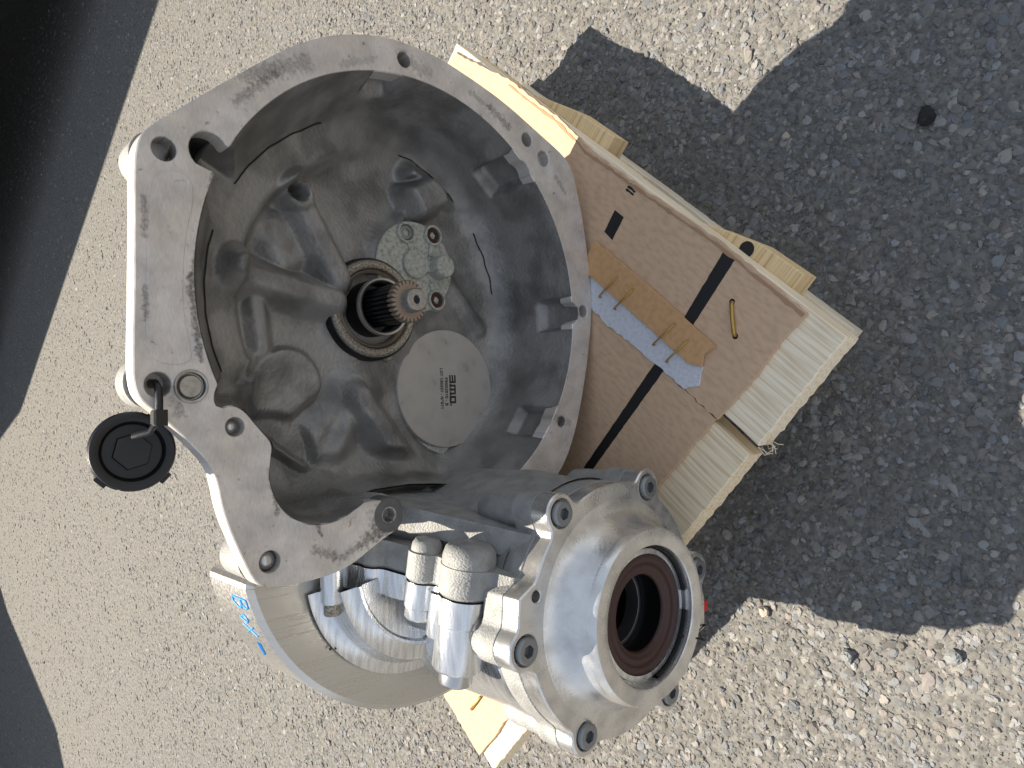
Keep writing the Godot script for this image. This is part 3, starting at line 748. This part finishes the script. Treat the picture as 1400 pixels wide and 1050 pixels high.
	for q in [[Vector2(-162, 291), 5.6, -4.0], [Vector2(-83, 310), 4.6, -6.0]]:
		st = S(); rings(st, [[q[1], -12, 1], [q[1], q[2] - 2, 1], [q[1] * 0.75, q[2], 0], [q[1] * 0.3, q[2] + 1.2, 0]], 24, Transform3D.IDENTITY, 0, TAU, true, q[0].x, q[0].y); obj("dowel_pin", st, M["bright steel"], g)
	st = S(); rings(st, [[12.5, -30, 1], [12.0, -1, 1], [11.0, 0.4, 1], [6.0, 0.6, 1], [5.0, -0.6, 1], [4.6, -9, 1]], 32, Transform3D.IDENTITY, 0, TAU, true, -145, 209); obj("dowel_boss", st, M["dirty cast"], g)
	# bosses behind the flange
	for q in [[Vector2(67, 346), 13.6, -38.0], [Vector2(-57, 349.5), 14.4, -34.0], [Vector2(-85, 309), 12.0, -40.0], [Vector2(-162, 291), 13.0, -46.0], [Vector2(-145, 209), 13.0, -46.0], [Vector2(168, 188), 6.5, -34.0], [Vector2(140, 70), 6.5, -34.0], [Vector2(2, 7.5), 6.0, -30.0], [Vector2(-92, 36), 6.5, -30.0]]:
		st = S(); rings(st, [[0.0, q[2]], [q[1] * 0.8, q[2], 0], [q[1], q[2] + 4, 0], [q[1] + 0.6, -13.4, 1]], 28, Transform3D.IDENTITY, 0, TAU, true, q[0].x, q[0].y); obj("bolt_boss", st, M["cast outside"], g)
	# --- bell, inside
	var NA := 420; var NS := 118
	st = S(); st.set_smooth_group(1)
	var rows := []; var gn := smooth_noise(0.06, 4, 5)
	var radii := PackedFloat32Array()
	for i in NA: radii.append(R_of(-PI + TAU * i / NA))
	for j in NS + 1:
		var row := PackedVector3Array()
		for i in NA + 1:
			var a := -PI + TAU * (i % NA) / NA
			var v := wall_point(a, float(j) / NS, radii[i % NA])
			v.z += gn.get_noise_3d(v.x, v.y, v.z) * 0.5 * (1.0 if j > 2 else 0.0)
			row.append(v * MM)
		rows.append(row)
	var verts := PackedVector3Array(); var idx := PackedInt32Array(); var uvs := PackedVector2Array()
	for r in rows:
		for v in r: verts.append(v); uvs.append(Vector2(v.x, v.y))
	for j in NS:
		for i in NA:
			var k := j * (NA + 1) + i
			idx.append_array([k, k + 1, k + NA + 1, k + 1, k + NA + 2, k + NA + 1])
	g.add_child(grid_mesh("bell_interior", verts, idx, uvs, M["cast inside"]))
	# casting line round the wall
	for span in [[-42.0, -14.0, 0.43], [73.0, 112.0, 0.25], [22.0, 58.0, 0.25], [-80.0, -56.0, 0.43]]:
		var path := PackedVector3Array(); var a: float = span[0]
		while a <= span[1]:
			var w := wall_point(deg_to_rad(a), span[2] + 0.004 * sin(a * 0.7), R_of(deg_to_rad(a))); path.append((w + Vector3((AX.x - w.x) * 0.005, (AX.y - w.y) * 0.005, 0.4)) * MM); a += 1.5
		st = S(); tube(st, path, 0.0005, 5); obj("casting_line", st, M["grime"], g)
	# --- bell, outside
	var ext := []
	st = S(); grp += 1
	for q in [[8.0, -12.5], [8.0, -30.0], [4.0, -60.0], [-8.0, -84.0], [-34.0, -96.0], [-90.0, -100.0]]:
		var row := PackedVector3Array()
		for i in NA / 3 + 1:
			var a := -PI + TAU * ((i * 3) % NA) / NA
			var deg := rad_to_deg(a)
			var gapk := -1.0 if absf(wrapf(deg - 185.0, -180, 180)) < 20 else 0.0
			var rr: float = radii[(i * 3) % NA] + q[0] + gapk * 6
			row.append(Vector3(AX.x + cos(a) * rr, maxf(AX.y + sin(a) * rr, 1.5), q[1] + gapk * (28 if q[1] > -35 else 0)) * MM)
		ext.append(row)
	st.set_smooth_group(1)
	for j in ext.size() - 1:
		for i in NA / 3: quad(st, ext[j + 1][i], ext[j + 1][i + 1], ext[j][i + 1], ext[j][i])
	obj("bell_shell", st, M["cast outside"], g)
	# main case behind the bell
	var case_poly := round_poly(union([circle(Vector2(0, 178), 96, 48), circle(Vector2(-70, 130), 92, 48), circle(Vector2(-150, 110), 84, 48)]), 10, 30)
	st = S(); plate(st, case_poly, -290, -92, 2, [], Transform3D.IDENTITY, true); obj("main_case", st, M["machined"], g)
	for z in [-130.0, -200.0, -280.0]:
		st = S(); plate(st, inset(ccw(case_poly), -7), z - 9, z + 9, 1.5, [], Transform3D.IDENTITY, true); obj("case_rib", st, M["machined"], g)
	# --- inside the bell
	sleeve(g); pump(g); core_disc(g)
	machined_half(g); diff_case(g); diff_cover(g)

func grid_mesh(called: String, verts: PackedVector3Array, idx: PackedInt32Array, uvs: PackedVector2Array, m: Material) -> MeshInstance3D:
	var norms := PackedVector3Array(); norms.resize(verts.size())
	for t in range(0, idx.size(), 3):
		var a := verts[idx[t]]; var n := (verts[idx[t + 2]] - a).cross(verts[idx[t + 1]] - a)
		for q in 3: norms[idx[t + q]] += n
	# weld the seam
	for i in norms.size(): norms[i] = norms[i].normalized() if norms[i].length() > 0 else Vector3.BACK
	var up := 0.0
	for i in norms.size(): up += norms[i].z
	if up < 0:
		for i in norms.size(): norms[i] = -norms[i]
		for t in range(0, idx.size(), 3): var s := idx[t + 1]; idx[t + 1] = idx[t + 2]; idx[t + 2] = s
	var arr := []; arr.resize(Mesh.ARRAY_MAX)
	arr[Mesh.ARRAY_VERTEX] = verts; arr[Mesh.ARRAY_NORMAL] = norms; arr[Mesh.ARRAY_TEX_UV] = uvs; arr[Mesh.ARRAY_INDEX] = idx
	var me := ArrayMesh.new(); me.add_surface_from_arrays(Mesh.PRIMITIVE_TRIANGLES, arr)
	var o := MeshInstance3D.new(); o.name = called; o.mesh = me; o.material_override = m
	return o

func lathe(g: Node, called: String, list: Array, c: Vector2, m: Material, n := 56, cap := true) -> MeshInstance3D:
	var st := S(); rings(st, list, n, Transform3D.IDENTITY, 0, TAU, cap, c.x, c.y)
	return obj(called, st, m, g)

func sleeve(g: Node3D):
	lathe(g, "bearing_sleeve", [[37.6, -72, 1], [36.6, -60.5, 1], [35.6, -58.6, 0], [34.6, -58, 1], [31.2, -58, 0], [30.4, -59, 1], [29.6, -64, 1], [27.6, -65, 1], [27.0, -74, 1]], AX, M["worn steel"], 72, false)
	lathe(g, "sleeve_collar", [[40.0, -76, 1], [38.4, -62.5, 0], [37.4, -61.0, 1], [36.4, -60.6, 1]], AX, M["black plastic"], 72, false)
	lathe(g, "bronze_bush", [[29.4, -66, 1], [29.4, -60.5, 0], [28.6, -60, 1], [26.8, -61.5, 1], [26.6, -70, 1]], AX, M["gear steel"], 64, false)
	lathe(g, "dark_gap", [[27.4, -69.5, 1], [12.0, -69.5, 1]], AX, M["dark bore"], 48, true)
	lathe(g, "inner_race", [[21.6, -50.5, 1], [21.6, -47.5, 0], [20.8, -46.5, 1], [19.2, -46.5, 0], [18.6, -47.5, 1], [18.2, -52, 1]], AX, M["bright steel"], 64, false)
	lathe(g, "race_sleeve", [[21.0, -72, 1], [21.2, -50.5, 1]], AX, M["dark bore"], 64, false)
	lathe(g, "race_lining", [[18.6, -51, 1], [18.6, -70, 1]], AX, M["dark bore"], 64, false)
	lathe(g, "sleeve_tab", [[5.0, -74, 1], [5.0, -67, 1], [4.0, -66, 1]], Vector2(-34, 163), M["worn steel"], 24)
	# splined shaft
	var n := 26 * 8; var big := PackedFloat32Array(); var tooth := PackedFloat32Array()
	for i in n:
		var f := fposmod(i / 8.0, 1.0)
		var t := smoothstep(0.10, 0.26, f) * smoothstep(0.90, 0.74, f)
		tooth.append(lerpf(11.6, 14.4, t)); big.append(lerpf(12.6, 15.2, t))
	lathe(g, "input_shaft", [[tooth, -72, 1], [tooth, -19, 1]], AX, M["spline steel"], n, true)
	lathe(g, "splined_collar", [[tooth, -22, 1], [big, -20, 1], [big, -15.4, 0], [tooth, -14.4, 1]], AX, M["gear steel"], n, true)
	lathe(g, "shaft_tip", [[8.6, -16, 1], [8.4, -6.6, 0], [7.4, -5.4, 1], [3.4, -5.4, 1], [2.8, -6.2, 1], [2.6, -14, 1]], AX, M["steel"], 40, true)

func pump(g: Node3D):
	var o := round_poly(union([circle(Vector2(36, 138), 36, 48), circle(Vector2(62, 147), 9, 24), circle(Vector2(63, 121), 9, 24), circle(Vector2(11, 118), 9, 24)]), 2, 5)
	var st := S(); plate(st, o, -76, -62.5, 0.8); var p := obj("pump_cover", st, M["pump cover"], g)
	st = S(); plate(st, round_poly(union([circle(Vector2(38, 139), 11.5, 28), circle(Vector2(37, 124), 5, 20), PackedVector2Array([Vector2(33, 138), Vector2(42, 138), Vector2(41, 112), Vector2(34, 112)])]), 1, 3), -62.6, -59.6, 0.7); obj("raised_web", st, M["pump cover"], p)
	st = S(); rings(st, [[9.4, -63, 1], [9.0, -51.4, 0], [8.2, -50.4, 1]], 36, Transform3D.IDENTITY, 0, TAU, true, 37, 117); obj("spigot", st, M["pump cover"], p)
	for q in [[Vector2(62, 147), "bolt"], [Vector2(63, 121), "rust"], [Vector2(11, 119), "rust"]]:
		var c: Vector2 = q[0]
		st = S(); rings(st, [[8.6, -63, 1], [8.4, -60.4, 0], [8.0, -60, 1], [6.6, -60, 1], [6.4, -62.2, 1]], 32, Transform3D.IDENTITY, 0, TAU, false, c.x, c.y); obj("bolt_seat", st, M["pump cover"], p)
		socket_bolt(p, "bolt", c, 6.0, -64, -61, 2.8, M["bolt" if q[1] == "bolt" else "rust"])
	for q in [[Vector2(62, 147), Vector2(46, 141)], [Vector2(63, 121), Vector2(46, 124)], [Vector2(11, 119), Vector2(24, 124)]]:
		var d: Vector2 = (q[1] - q[0]).normalized() * 8.0; var w: Vector2 = d.orthogonal() * 0.25
		st = S(); plate(st, PackedVector2Array([q[0] + d + w, q[0] + d - w, q[1] - w, q[1] + w]), -62.6, -60.6, 0.5); obj("stiffening_web", st, M["pump cover"], p)

func socket_bolt(g: Node, called: String, c: Vector2, r: float, z0: float, z1: float, hexf: float, m: Material, xf := Transform3D.IDENTITY):
	var n := 36; var h := hexr(n, hexf, 0.3)
	var st := S(); rings(st, [[r, z0, 1], [r, z1 - r * 0.16, 0], [r * 0.93, z1 - r * 0.03, 0], [r * 0.82, z1, 1], [h, z1, 1], [h, z1 - hexf * 1.1, 1]], n, xf, 0, TAU, true, c.x, c.y)
	return obj(called, st, m, g)

func core_disc(g: Node3D):
	var c := Vector2(-60, 104)
	lathe(g, "core_plug", [[48.4, -88, 1], [48.4, -75.2, 0], [47.8, -74.6, 1]], Vector2(-67, 97), M["machined"], 72)
	var d := lathe(g, "plug_disc", [[48.6, -76, 1], [48.6, -71.0, 0], [48.0, -70.4, 1]], c, M["flange disc"] if M.has("flange disc") else disc_material(), 96)
	# maker's marks, reading towards the viewer's right with the disc upside down
	var turn := Basis(Vector3(-1, 0, 0), Vector3(0, -1, 0), Vector3(0, 0, 1))
	for w in [["PERFORMANCE", 19.5, 2.1, Vector2(-64.5, 100.2), "grey print"], ["P9002010 - B", 23.0, 2.9, Vector2(-62.5, 104.4), "grey print"], ["LOT 130397 - N°011", 33.0, 2.9, Vector2(-60.0, 109.2), "grey print"]]:
		var tm := TextMesh.new(); tm.text = w[0]; var f := SystemFont.new(); f.font_names = PackedStringArray(["Droid Sans"]); f.font_weight = 700; tm.font = f
		tm.font_size = 64; tm.pixel_size = 0.0001; tm.depth = 0.0004
		var box := tm.get_aabb()
		var s := Vector3(w[1] * MM / maxf(box.size.x, 1e-5), w[2] * MM / maxf(box.size.y, 1e-5), 1.0)
		var o := MeshInstance3D.new(); o.mesh = tm; o.material_override = M[w[4]]; o.name = numbered(d, "engraved_text"); d.add_child(o, true)
		o.transform = Transform3D(turn * Basis.from_scale(s), Vector3(w[3].x, w[3].y, -70.36) * MM)
	# block letters 3MO
	var letters := {
		"3": [[0, 5.2, 6.6, 6.8], [0, 2.6, 6.0, 4.2], [0, 0, 6.6, 1.6], [4.9, 0, 6.6, 6.8]],
		"m": [[7.8, 0, 9.5, 6.6], [7.8, 5.0, 16.0, 6.6], [11.1, 0, 12.8, 6.6], [14.4, 0, 16.0, 5.8]],
		"o": [[17.2, 0, 23.4, 1.7], [17.2, 5.0, 23.4, 6.7], [17.2, 0, 19.0, 6.7], [21.6, 0, 23.4, 6.7]]}
	for k in letters:
		var p := PackedVector2Array(); var first := true
		var parts := []
		for b in letters[k]: parts.append(PackedVector2Array([Vector2(b[0], b[1]), Vector2(b[2], b[1]), Vector2(b[2], b[3]), Vector2(b[0], b[3])]))
		var st := S()
		for i in parts.size(): plate(st, parts[i], 0, 0.12 + 0.01 * i, 0.0)
		var o := obj("engraved_letter", st, M["grey print"], d)
		o.transform = Transform3D(turn, Vector3(-49.0, 101.2, -70.4) * MM)

func disc_material() -> StandardMaterial3D:
	var m := mat("flange disc", Color(0.70, 0.68, 0.655), 0.6, 0.5, ntex(0.02, 5, [[0.0, grey(0.82)], [0.2, grey(0.95)], [0.5, grey(0.98)], [1.0, grey(1.0)]], 91), Vector3.ONE * 4.0)
	return m

func side_poly(list: Array) -> PackedVector2Array:
	return ccw(PackedVector2Array(list))

func machined_half(g: Node3D):
	var st: SurfaceTool
	var bell := []
	for i in 60:
		var a := -PI + TAU * i / 60.0
		bell.append(AX + Vector2.from_angle(a) * (R_of(a) + 7.0))
	# large turned disc, the end of the case beside the bell
	var disc := minus(circle(Vector2(-153.7, 143.5), 144.8, 160), PackedVector2Array(bell))
	disc = minus(disc, PackedVector2Array([Vector2(-181, 222), Vector2(60, 222), Vector2(60, 400), Vector2(-181, 400)]))
	disc = minus(disc, PackedVector2Array([Vector2(-20, -60), Vector2(60, -60), Vector2(60, 340), Vector2(-20, 340)]))
	disc = round_poly(ccw(tidy(disc, 0.5)), 6.0, 1.0)
	st = S(); plate(st, disc, -112, -48, 4.0, [], Transform3D.IDENTITY, true); var dp := obj("end_disc", st, M["machined disc"], g)
	# step of the case rising from the disc to the output tube: fillet and cone (left half only)
	st = S(); rings(st, [[86.0, -45.2, 0], [80.0, -44.0, 0], [76.0, -40.0, 0], [73.5, -34.0, 0], [72.0, -26, 1], [62.0, -24.0, 0], [60.5, -22, 1], [58.5, -22, 1], [57.0, -24, 1], [1.0, -24, 1]], 60, Transform3D.IDENTITY, deg_to_rad(100), deg_to_rad(262), false, -183, 160)
	obj("case_step", st, M["machined"], g)
	# output tube, left half
	st = S(); rings(st, [[84.0, -50, 1], [83.0, 30, 0], [84.0, 44, 0], [84.5, 56, 0], [84.0, 60.5, 1]], 64, Transform3D.IDENTITY, deg_to_rad(88), deg_to_rad(300), false, DIFF.x, DIFF.y)
	obj("output_tube", st, M["machined"], g)
	# bolted joint sloping down from the disc to the output cover: x along it, y up, z leftwards
	var across := Transform3D(Basis(Vector3(-0.1608, -0.3457, 0.9245), Vector3(0, 0.9367, 0.3502), Vector3(-0.987, 0.0563, -0.1506)).orthonormalized(), Vector3(-181, 216, -40) * MM)
	var rim := [Vector2(-14, -70), Vector2(-14, 1), Vector2(0, 0), Vector2(11, -4), Vector2(24, -8), Vector2(43, -8), Vector2(68, -4), Vector2(110, -1), Vector2(124, -1), Vector2(128, -5), Vector2(128, -70)]
	var p := union([side_poly(rim), circle(Vector2(55, -9), 11, 24), circle(Vector2(90, -5), 17.5, 32), circle(Vector2(12, -10), 9, 24)])
	p = round_poly(ccw(p), 1.2, 3.0)
	st = S(); plate(st, p, 0.3, 18, 1.0, [], across); obj("machined_joint_flange", st, M["machined"], g)
	st = S(); plate(st, round_poly(ccw(union([side_poly(rim), circle(Vector2(55, -9), 12, 24), circle(Vector2(90, -5), 18, 32), circle(Vector2(12, -10), 9.5, 24)])), 2.5, 5), -20, 0, 2.5, [], across, true)
	obj("cast_joint_flange", st, M["cast outside"], g)
	st = S(); plate(st, p, -0.2, 0.4, 0.0, [], across * Transform3D(Basis.from_scale(Vector3(1, 1, 1)), Vector3(0, -0.8, 0) * MM)); obj("gasket", st, M["dark bore"], g)
	for q in [[Vector2(90, -5), 16.4, 48.0], [Vector2(55, -9), 10.0, 26.0], [Vector2(72, -9), 9.0, 34.0]]:
		st = S(); rings(st, [[q[1], 4, 1], [q[1], q[2] - 2, 0], [q[1] - 1.8, q[2], 1]], 40, across, 0, TAU, true, q[0].x, q[0].y); obj("joint_boss", st, M["machined"], g)
	socket_bolt(g, "joint_bolt", Vector2(90, -5), 11.0, 47.0, 58.0, 5.0, M["bright steel"], across)
	# cast ends of those bosses, on the bell's side
	for q in [[Vector2(90, -5), 17.4, 33.0], [Vector2(55, -9), 10.6, 28.0], [Vector2(12, -12), 8.0, 30.0]]:
		var back := across * Transform3D(Basis(Vector3(-1, 0, 0), Vector3(0, 1, 0), Vector3(0, 0, -1)), Vector3.ZERO)
		st = S(); rings(st, [[q[1], 8, 1], [q[1], q[2] - 8, 0], [q[1] * 0.93, q[2] - 3, 0], [q[1] * 0.75, q[2], 0]], 32, back, 0, TAU, true, -q[0].x, q[0].y); obj("cast_boss", st, M["cast outside"], g)
	# shoulder of the casting under the joint, running to the bell
	st = S(); plate(st, round_poly(side_poly([Vector2(-40, -80), Vector2(-40, -8), Vector2(0, -10), Vector2(40, -16), Vector2(126, -18), Vector2(126, -80)]), 4, 4), -44, -18, 9, [], across, true); obj("cast_shoulder", st, M["cast outside"], g)
	st = S(); rings(st, [[110.0, -96, 0], [107.0, -56, 0], [104.0, -50, 0], [98.0, -47, 0], [86.0, -46, 1]], 40, Transform3D.IDENTITY, deg_to_rad(44), deg_to_rad(84), false, DIFF.x, DIFF.y); obj("tunnel_lip", st, M["cast inside"], g)
	# arm from the joint to the cover
	st = S(); plate(st, side_poly([Vector2(84, -60), Vector2(84, -14), Vector2(110, -10), Vector2(126, -8), Vector2(126, -60)]), 17, 44, 6, [], across); obj("cover_arm", st, M["machined"], g)
	# bolt into the disc beside the step
	var up := Transform3D(Basis(Vector3(0, 0, 1), Vector3(0, 1, 0), Vector3(-1, 0, 0)), Vector3.ZERO)
	st = S(); rings(st, [[7.5, 176, 1], [7.5, 202, 0], [6.6, 204, 1]], 32, up, 0, TAU, true, -36, 232); obj("disc_boss", st, M["machined"], g)
	st = S(); rings(st, [[5.6, 200, 1], [5.6, 211, 0], [4.8, 212, 1]], 24, up, 0, TAU, true, -36, 232); obj("disc_bolt", st, M["worn steel"], g)
	# blue marker strokes on the rim of the disc
	var strokes := [[Vector2(-52, 27), Vector2(-74, 27)], [Vector2(-52, 27), Vector2(-52, 22.5), Vector2(-56, 20.5), Vector2(-61, 22), Vector2(-62, 26)], [Vector2(-62, 24), Vector2(-64, 20), Vector2(-69, 19.5), Vector2(-74, 23), Vector2(-74, 27)],
		[Vector2(-66, 14), Vector2(-74, 11), Vector2(-66, 8), Vector2(-62, 11), Vector2(-66, 14)], [Vector2(-60, 5), Vector2(-76, -2)], [Vector2(-60, -2), Vector2(-76, 5)], [Vector2(-66, -10), Vector2(-74, -22)], [Vector2(-70, -10), Vector2(-77, -24)]]
	for s in strokes:
		var path := PackedVector3Array()
		for i in s.size() - 1:
			for k in 5:
				var v: Vector2 = s[i].lerp(s[i + 1], k / 4.0)
				var a := deg_to_rad(107.0) + (-v.y + 27.0) / 144.8
				path.append(Vector3(-153.7 + cos(a) * 144.9, 143.5 + sin(a) * 144.9, v.x - 4.0) * MM)
		st = S(); tube(st, path, 0.0008, 6, 1.0); obj("marker_stroke", st, M["blue marker"], dp)
	# stamped number on the disc face
	for k in 7:
		var c := Vector2(-237 - k * 0.4, 229 - k * 4.0 + 0.0)
		st = S(); plate(st, circle(c, 1.2, 6, k * 0.4), -45.1, -44.9, 0.0); obj("stamped_mark", st, M["grey print"], dp)

const BOLTS := [Vector2(-144, 142), Vector2(-136, 53), Vector2(-221, 176), Vector2(-287, 125), Vector2(-285, 35), Vector2(-204, -5)]

func cover_outline(r: float, lobe: float) -> PackedVector2Array:
	var list := [circle(DIFF, r, 96)]
	for b in BOLTS: list.append(circle(b, lobe, 28))
	list.append(PackedVector2Array([Vector2(-214, 182), Vector2(-190, 180), Vector2(-164, 132), Vector2(-214, 120)]))
	list.append(PackedVector2Array([Vector2(-258, 30), Vector2(-250, -13), Vector2(-226, -14), Vector2(-204, -5), Vector2(-204, 30)]))
	return round_poly(ccw(union(list)), 1.5, 7.0)

func diff_case(g: Node3D):
	var st := S()
	rings(st, [[70.0, -96, 0], [84.0, -80, 0], [90.0, -50, 0], [89.0, 0, 0], [86.0, 30, 0], [84.0, 52, 0], [86.0, 62, 1]], 72, Transform3D.IDENTITY, deg_to_rad(-100), deg_to_rad(100), false, DIFF.x, DIFF.y)
	obj("output_housing", st, M["cast outside"], g)
	st = S(); plate(st, cover_outline(84.5, 13.0), 60, 77.6, 0.8, [[DIFF, 50.0, -1]]); obj("housing_flange", st, M["cast outside"], g)
	for b in BOLTS:
		var d: Vector2 = (DIFF - b).normalized()
		st = S(); rings(st, [[7.0, 18, 0], [11.0, 24, 0], [12.0, 34, 0], [12.2, 61, 1]], 28, Transform3D.IDENTITY, 0, TAU, false, b.x + d.x * 1.5, b.y + d.y * 1.5); obj("housing_boss", st, M["cast outside"], g)
	# cast web between the bell and the output housing
	st = S(); plate(st, side_poly([Vector2(-196, 172), Vector2(-164, 172), Vector2(-150, 172), Vector2(-136, 140), Vector2(-150, 90), Vector2(-196, 120)]), -90, -46, 5, [], Transform3D.IDENTITY); obj("housing_web", st, M["cast outside"], g)

func diff_cover(g: Node3D):
	var o := cover_outline(84.0, 13.0)
	var holes := [[DIFF, 60.0, -1], [Vector2(-191, 166), 3.6, 12.0]]
	for b in BOLTS: holes.append([b, 9.2, 5.0])
	var inner_c := circle(DIFF, 72.0, 72)
	var st := S()
	# plate ring: outer edge, face with counterbores, open in the middle
	plate(st, o, 78, 92, 1.0, holes)
	var cv := obj("output_cover", st, M["cover"], g)
	st = S(); rings(st, [[74.5, 91.4, 0], [72.0, 92.5, 0], [67.5, 94.2, 0], [63.2, 97.8, 0], [59.8, 104, 0], [57.6, 112.5, 1], [56.6, 118.2, 0], [55.6, 119.4, 1], [45.8, 119.4, 0], [45.0, 118.6, 1], [44.6, 108, 1]], 96, Transform3D.IDENTITY, 0, TAU, false, DIFF.x, DIFF.y)
	obj("hub", st, M["cover"], cv)
	for b in BOLTS: socket_bolt(cv, "cover_bolt", b, 8.2, 86, 94.6, 3.6, M["bolt"])
	st = S(); rings(st, [[44.7, 110, 1], [42.6, 110, 1], [42.2, 112.4, 1], [38.9, 112.8, 1], [38.6, 108, 1]], 72, Transform3D.IDENTITY, 0, TAU, false, DIFF.x, DIFF.y); obj("seal_housing", st, M["machined"], cv)
	st = S(); for arc in [[-168.0, -98.0], [-80.0, 32.0]]: rings(st, [[44.6, 110.2, 1], [44.6, 114.6, 1], [43.0, 115.0, 1], [42.8, 110.2, 1]], 30, Transform3D.IDENTITY, deg_to_rad(arc[0]), deg_to_rad(arc[1]), false, DIFF.x, DIFF.y)
	obj("retaining_ring", st, M["dark bore"], cv)
	st = S(); rings(st, [[38.7, 106, 1], [38.7, 111.4, 0], [38.1, 112.0, 0], [33.7, 112.2, 0], [33.3, 111.2, 1], [32.6, 110.8, 0], [32.0, 111.4, 0], [28.4, 111.2, 0], [27.8, 110.0, 0], [26.4, 110.2, 0], [25.0, 109.0, 0], [24.6, 107.4, 1]], 80, Transform3D.IDENTITY, 0, TAU, false, DIFF.x, DIFF.y); obj("oil_seal", st, M["seal"], cv)
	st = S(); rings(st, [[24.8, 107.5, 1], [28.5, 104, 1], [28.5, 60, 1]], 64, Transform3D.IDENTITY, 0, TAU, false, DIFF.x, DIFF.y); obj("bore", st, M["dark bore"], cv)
	st = S(); rings(st, [[28.4, 88, 1], [26.0, 89, 0], [24.8, 88.4, 1], [24.2, 78, 1]], 64, Transform3D.IDENTITY, 0, TAU, false, DIFF.x, DIFF.y); obj("race", st, M["bright steel"], cv)
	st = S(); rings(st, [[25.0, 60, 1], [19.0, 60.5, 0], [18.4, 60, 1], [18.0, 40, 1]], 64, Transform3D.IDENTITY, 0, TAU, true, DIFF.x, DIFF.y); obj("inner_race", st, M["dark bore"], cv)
	st = S(); rings(st, [[19.6, 60.6, 1], [19.2, 61.2, 0], [18.4, 60.8, 1]], 64, Transform3D.IDENTITY, 0, TAU, false, DIFF.x, DIFF.y); obj("race_edge", st, M["bright steel"], cv)
	# red tag and thin wire at the lower edge
	st = S(); plate(st, PackedVector2Array([Vector2(-240, -12), Vector2(-229, -12), Vector2(-231, -21), Vector2(-238, -21)]), 84, 90, 0.5, [], Transform3D.IDENTITY, true); obj("red_tag", st, M["red"], cv)
	st = S(); tube(st, PackedVector3Array([Vector3(-236, 52, 114), Vector3(-238, 46, 117), Vector3(-240, 38, 120.2), Vector3(-243, 31, 120), Vector3(-247, 21, 113), Vector3(-248, 6, 97), Vector3(-247, -12, 92.5)].map(func(v): return v * MM)), 0.0007, 6); obj("wire", st, M["dark bore"], cv)
	# the black cap tied to the flange
	cap_and_tie(g)

func cap_and_tie(g: Node3D):
	var t := thing("black_plastic_cap", "black round plastic cap with hexagonal recess, tied to the gearbox flange", "cap")
	var eye := Vector3(0, 0.62, 0)
	var at: Vector3 = g.transform * (Vector3(-94.5, 357, -24) * MM)
	var z := ((eye - at).normalized() * 0.75 + g.transform.basis.z * 0.25).normalized()
	var x := Vector3.UP.cross(z).normalized()
	t.transform = Transform3D(Basis(x, z.cross(x), z) * Basis.from_scale(Vector3.ONE * 0.57), at)
	var n := 48; var h := hexr(n, 16.0, 0.26); var h2 := hexr(n, 15.0, 0.26)
	var st := S()
	rings(st, [[0.0, -20], [34.0, -20, 0], [36.5, -18, 1], [36.5, -10, 1], [35.0, -9, 1], [35.0, -5, 1], [37.6, -4, 1], [37.6, 1.4, 0], [37.0, 2.6, 0], [35.8, 3, 1], [29.6, 3, 0], [28.8, 2, 1], [27.6, -6, 0], [26.0, -8, 1], [h, -8, 1], [h2, -2.6, 0], [h2, -2.0, 1]], n)
	obj("cap_body", st, M["black plastic"], t)
	for a in [2.35, -2.35]:
		st = S(); bar(st, Vector3(-3.5, -6, -10), Vector3(3.5, 6, -3), 0.6, Transform3D(Basis(Vector3(0, 0, 1), a + PI), Vector3(cos(a) * 38, sin(a) * 38, 0) * MM)); obj("tab", st, M["black plastic"], t)
	# tie: round the cap's groove, then up to the hole in the flange
	var c := thing("cable_tie", "black cable tie looped round the cap and through the flange hole", "cable tie")
	st = S(); var path := PackedVector3Array()
	for i in 49: path.append(t.transform * (Vector3(cos(TAU * i / 48.0) * 36.4, sin(TAU * i / 48.0) * 36.4, -7) * MM))
	tube(st, path, 0.0014, 6, 1.0); obj("loop", st, M["black plastic"], c)
	var hole: Vector3 = g.transform * (Vector3(-59, 351, 1) * MM)
	var head: Vector3 = t.transform * (Vector3(cos(-0.55) * 36.0, sin(-0.55) * 36.0, 1.0) * MM)
	head = g.transform * (Vector3(-76.5, 352.5, 5.5) * MM)
	st = S(); tube(st, PackedVector3Array([g.transform * (Vector3(-58, 351, -12) * MM), g.transform * (Vector3(-58.5, 351.5, -2) * MM), g.transform * (Vector3(-61.5, 351.6, 3.0) * MM), g.transform * (Vector3(-68, 352, 4.6) * MM), head]), 0.0025, 10, 0.8); obj("strap", st, M["black plastic"], c)
	st = S(); bar(st, Vector3(-4.2, -3.4, -3.6), Vector3(4.2, 3.4, 3.6), 1.0, Transform3D(g.transform.basis, head)); obj("head", st, M["black plastic"], c)
	st = S(); tube(st, PackedVector3Array([head, g.transform * (Vector3(-84, 356, 2) * MM), g.transform * (Vector3(-86, 362, -6) * MM)]), 0.002, 8, 0.7); obj("tail", st, M["black plastic"], c)
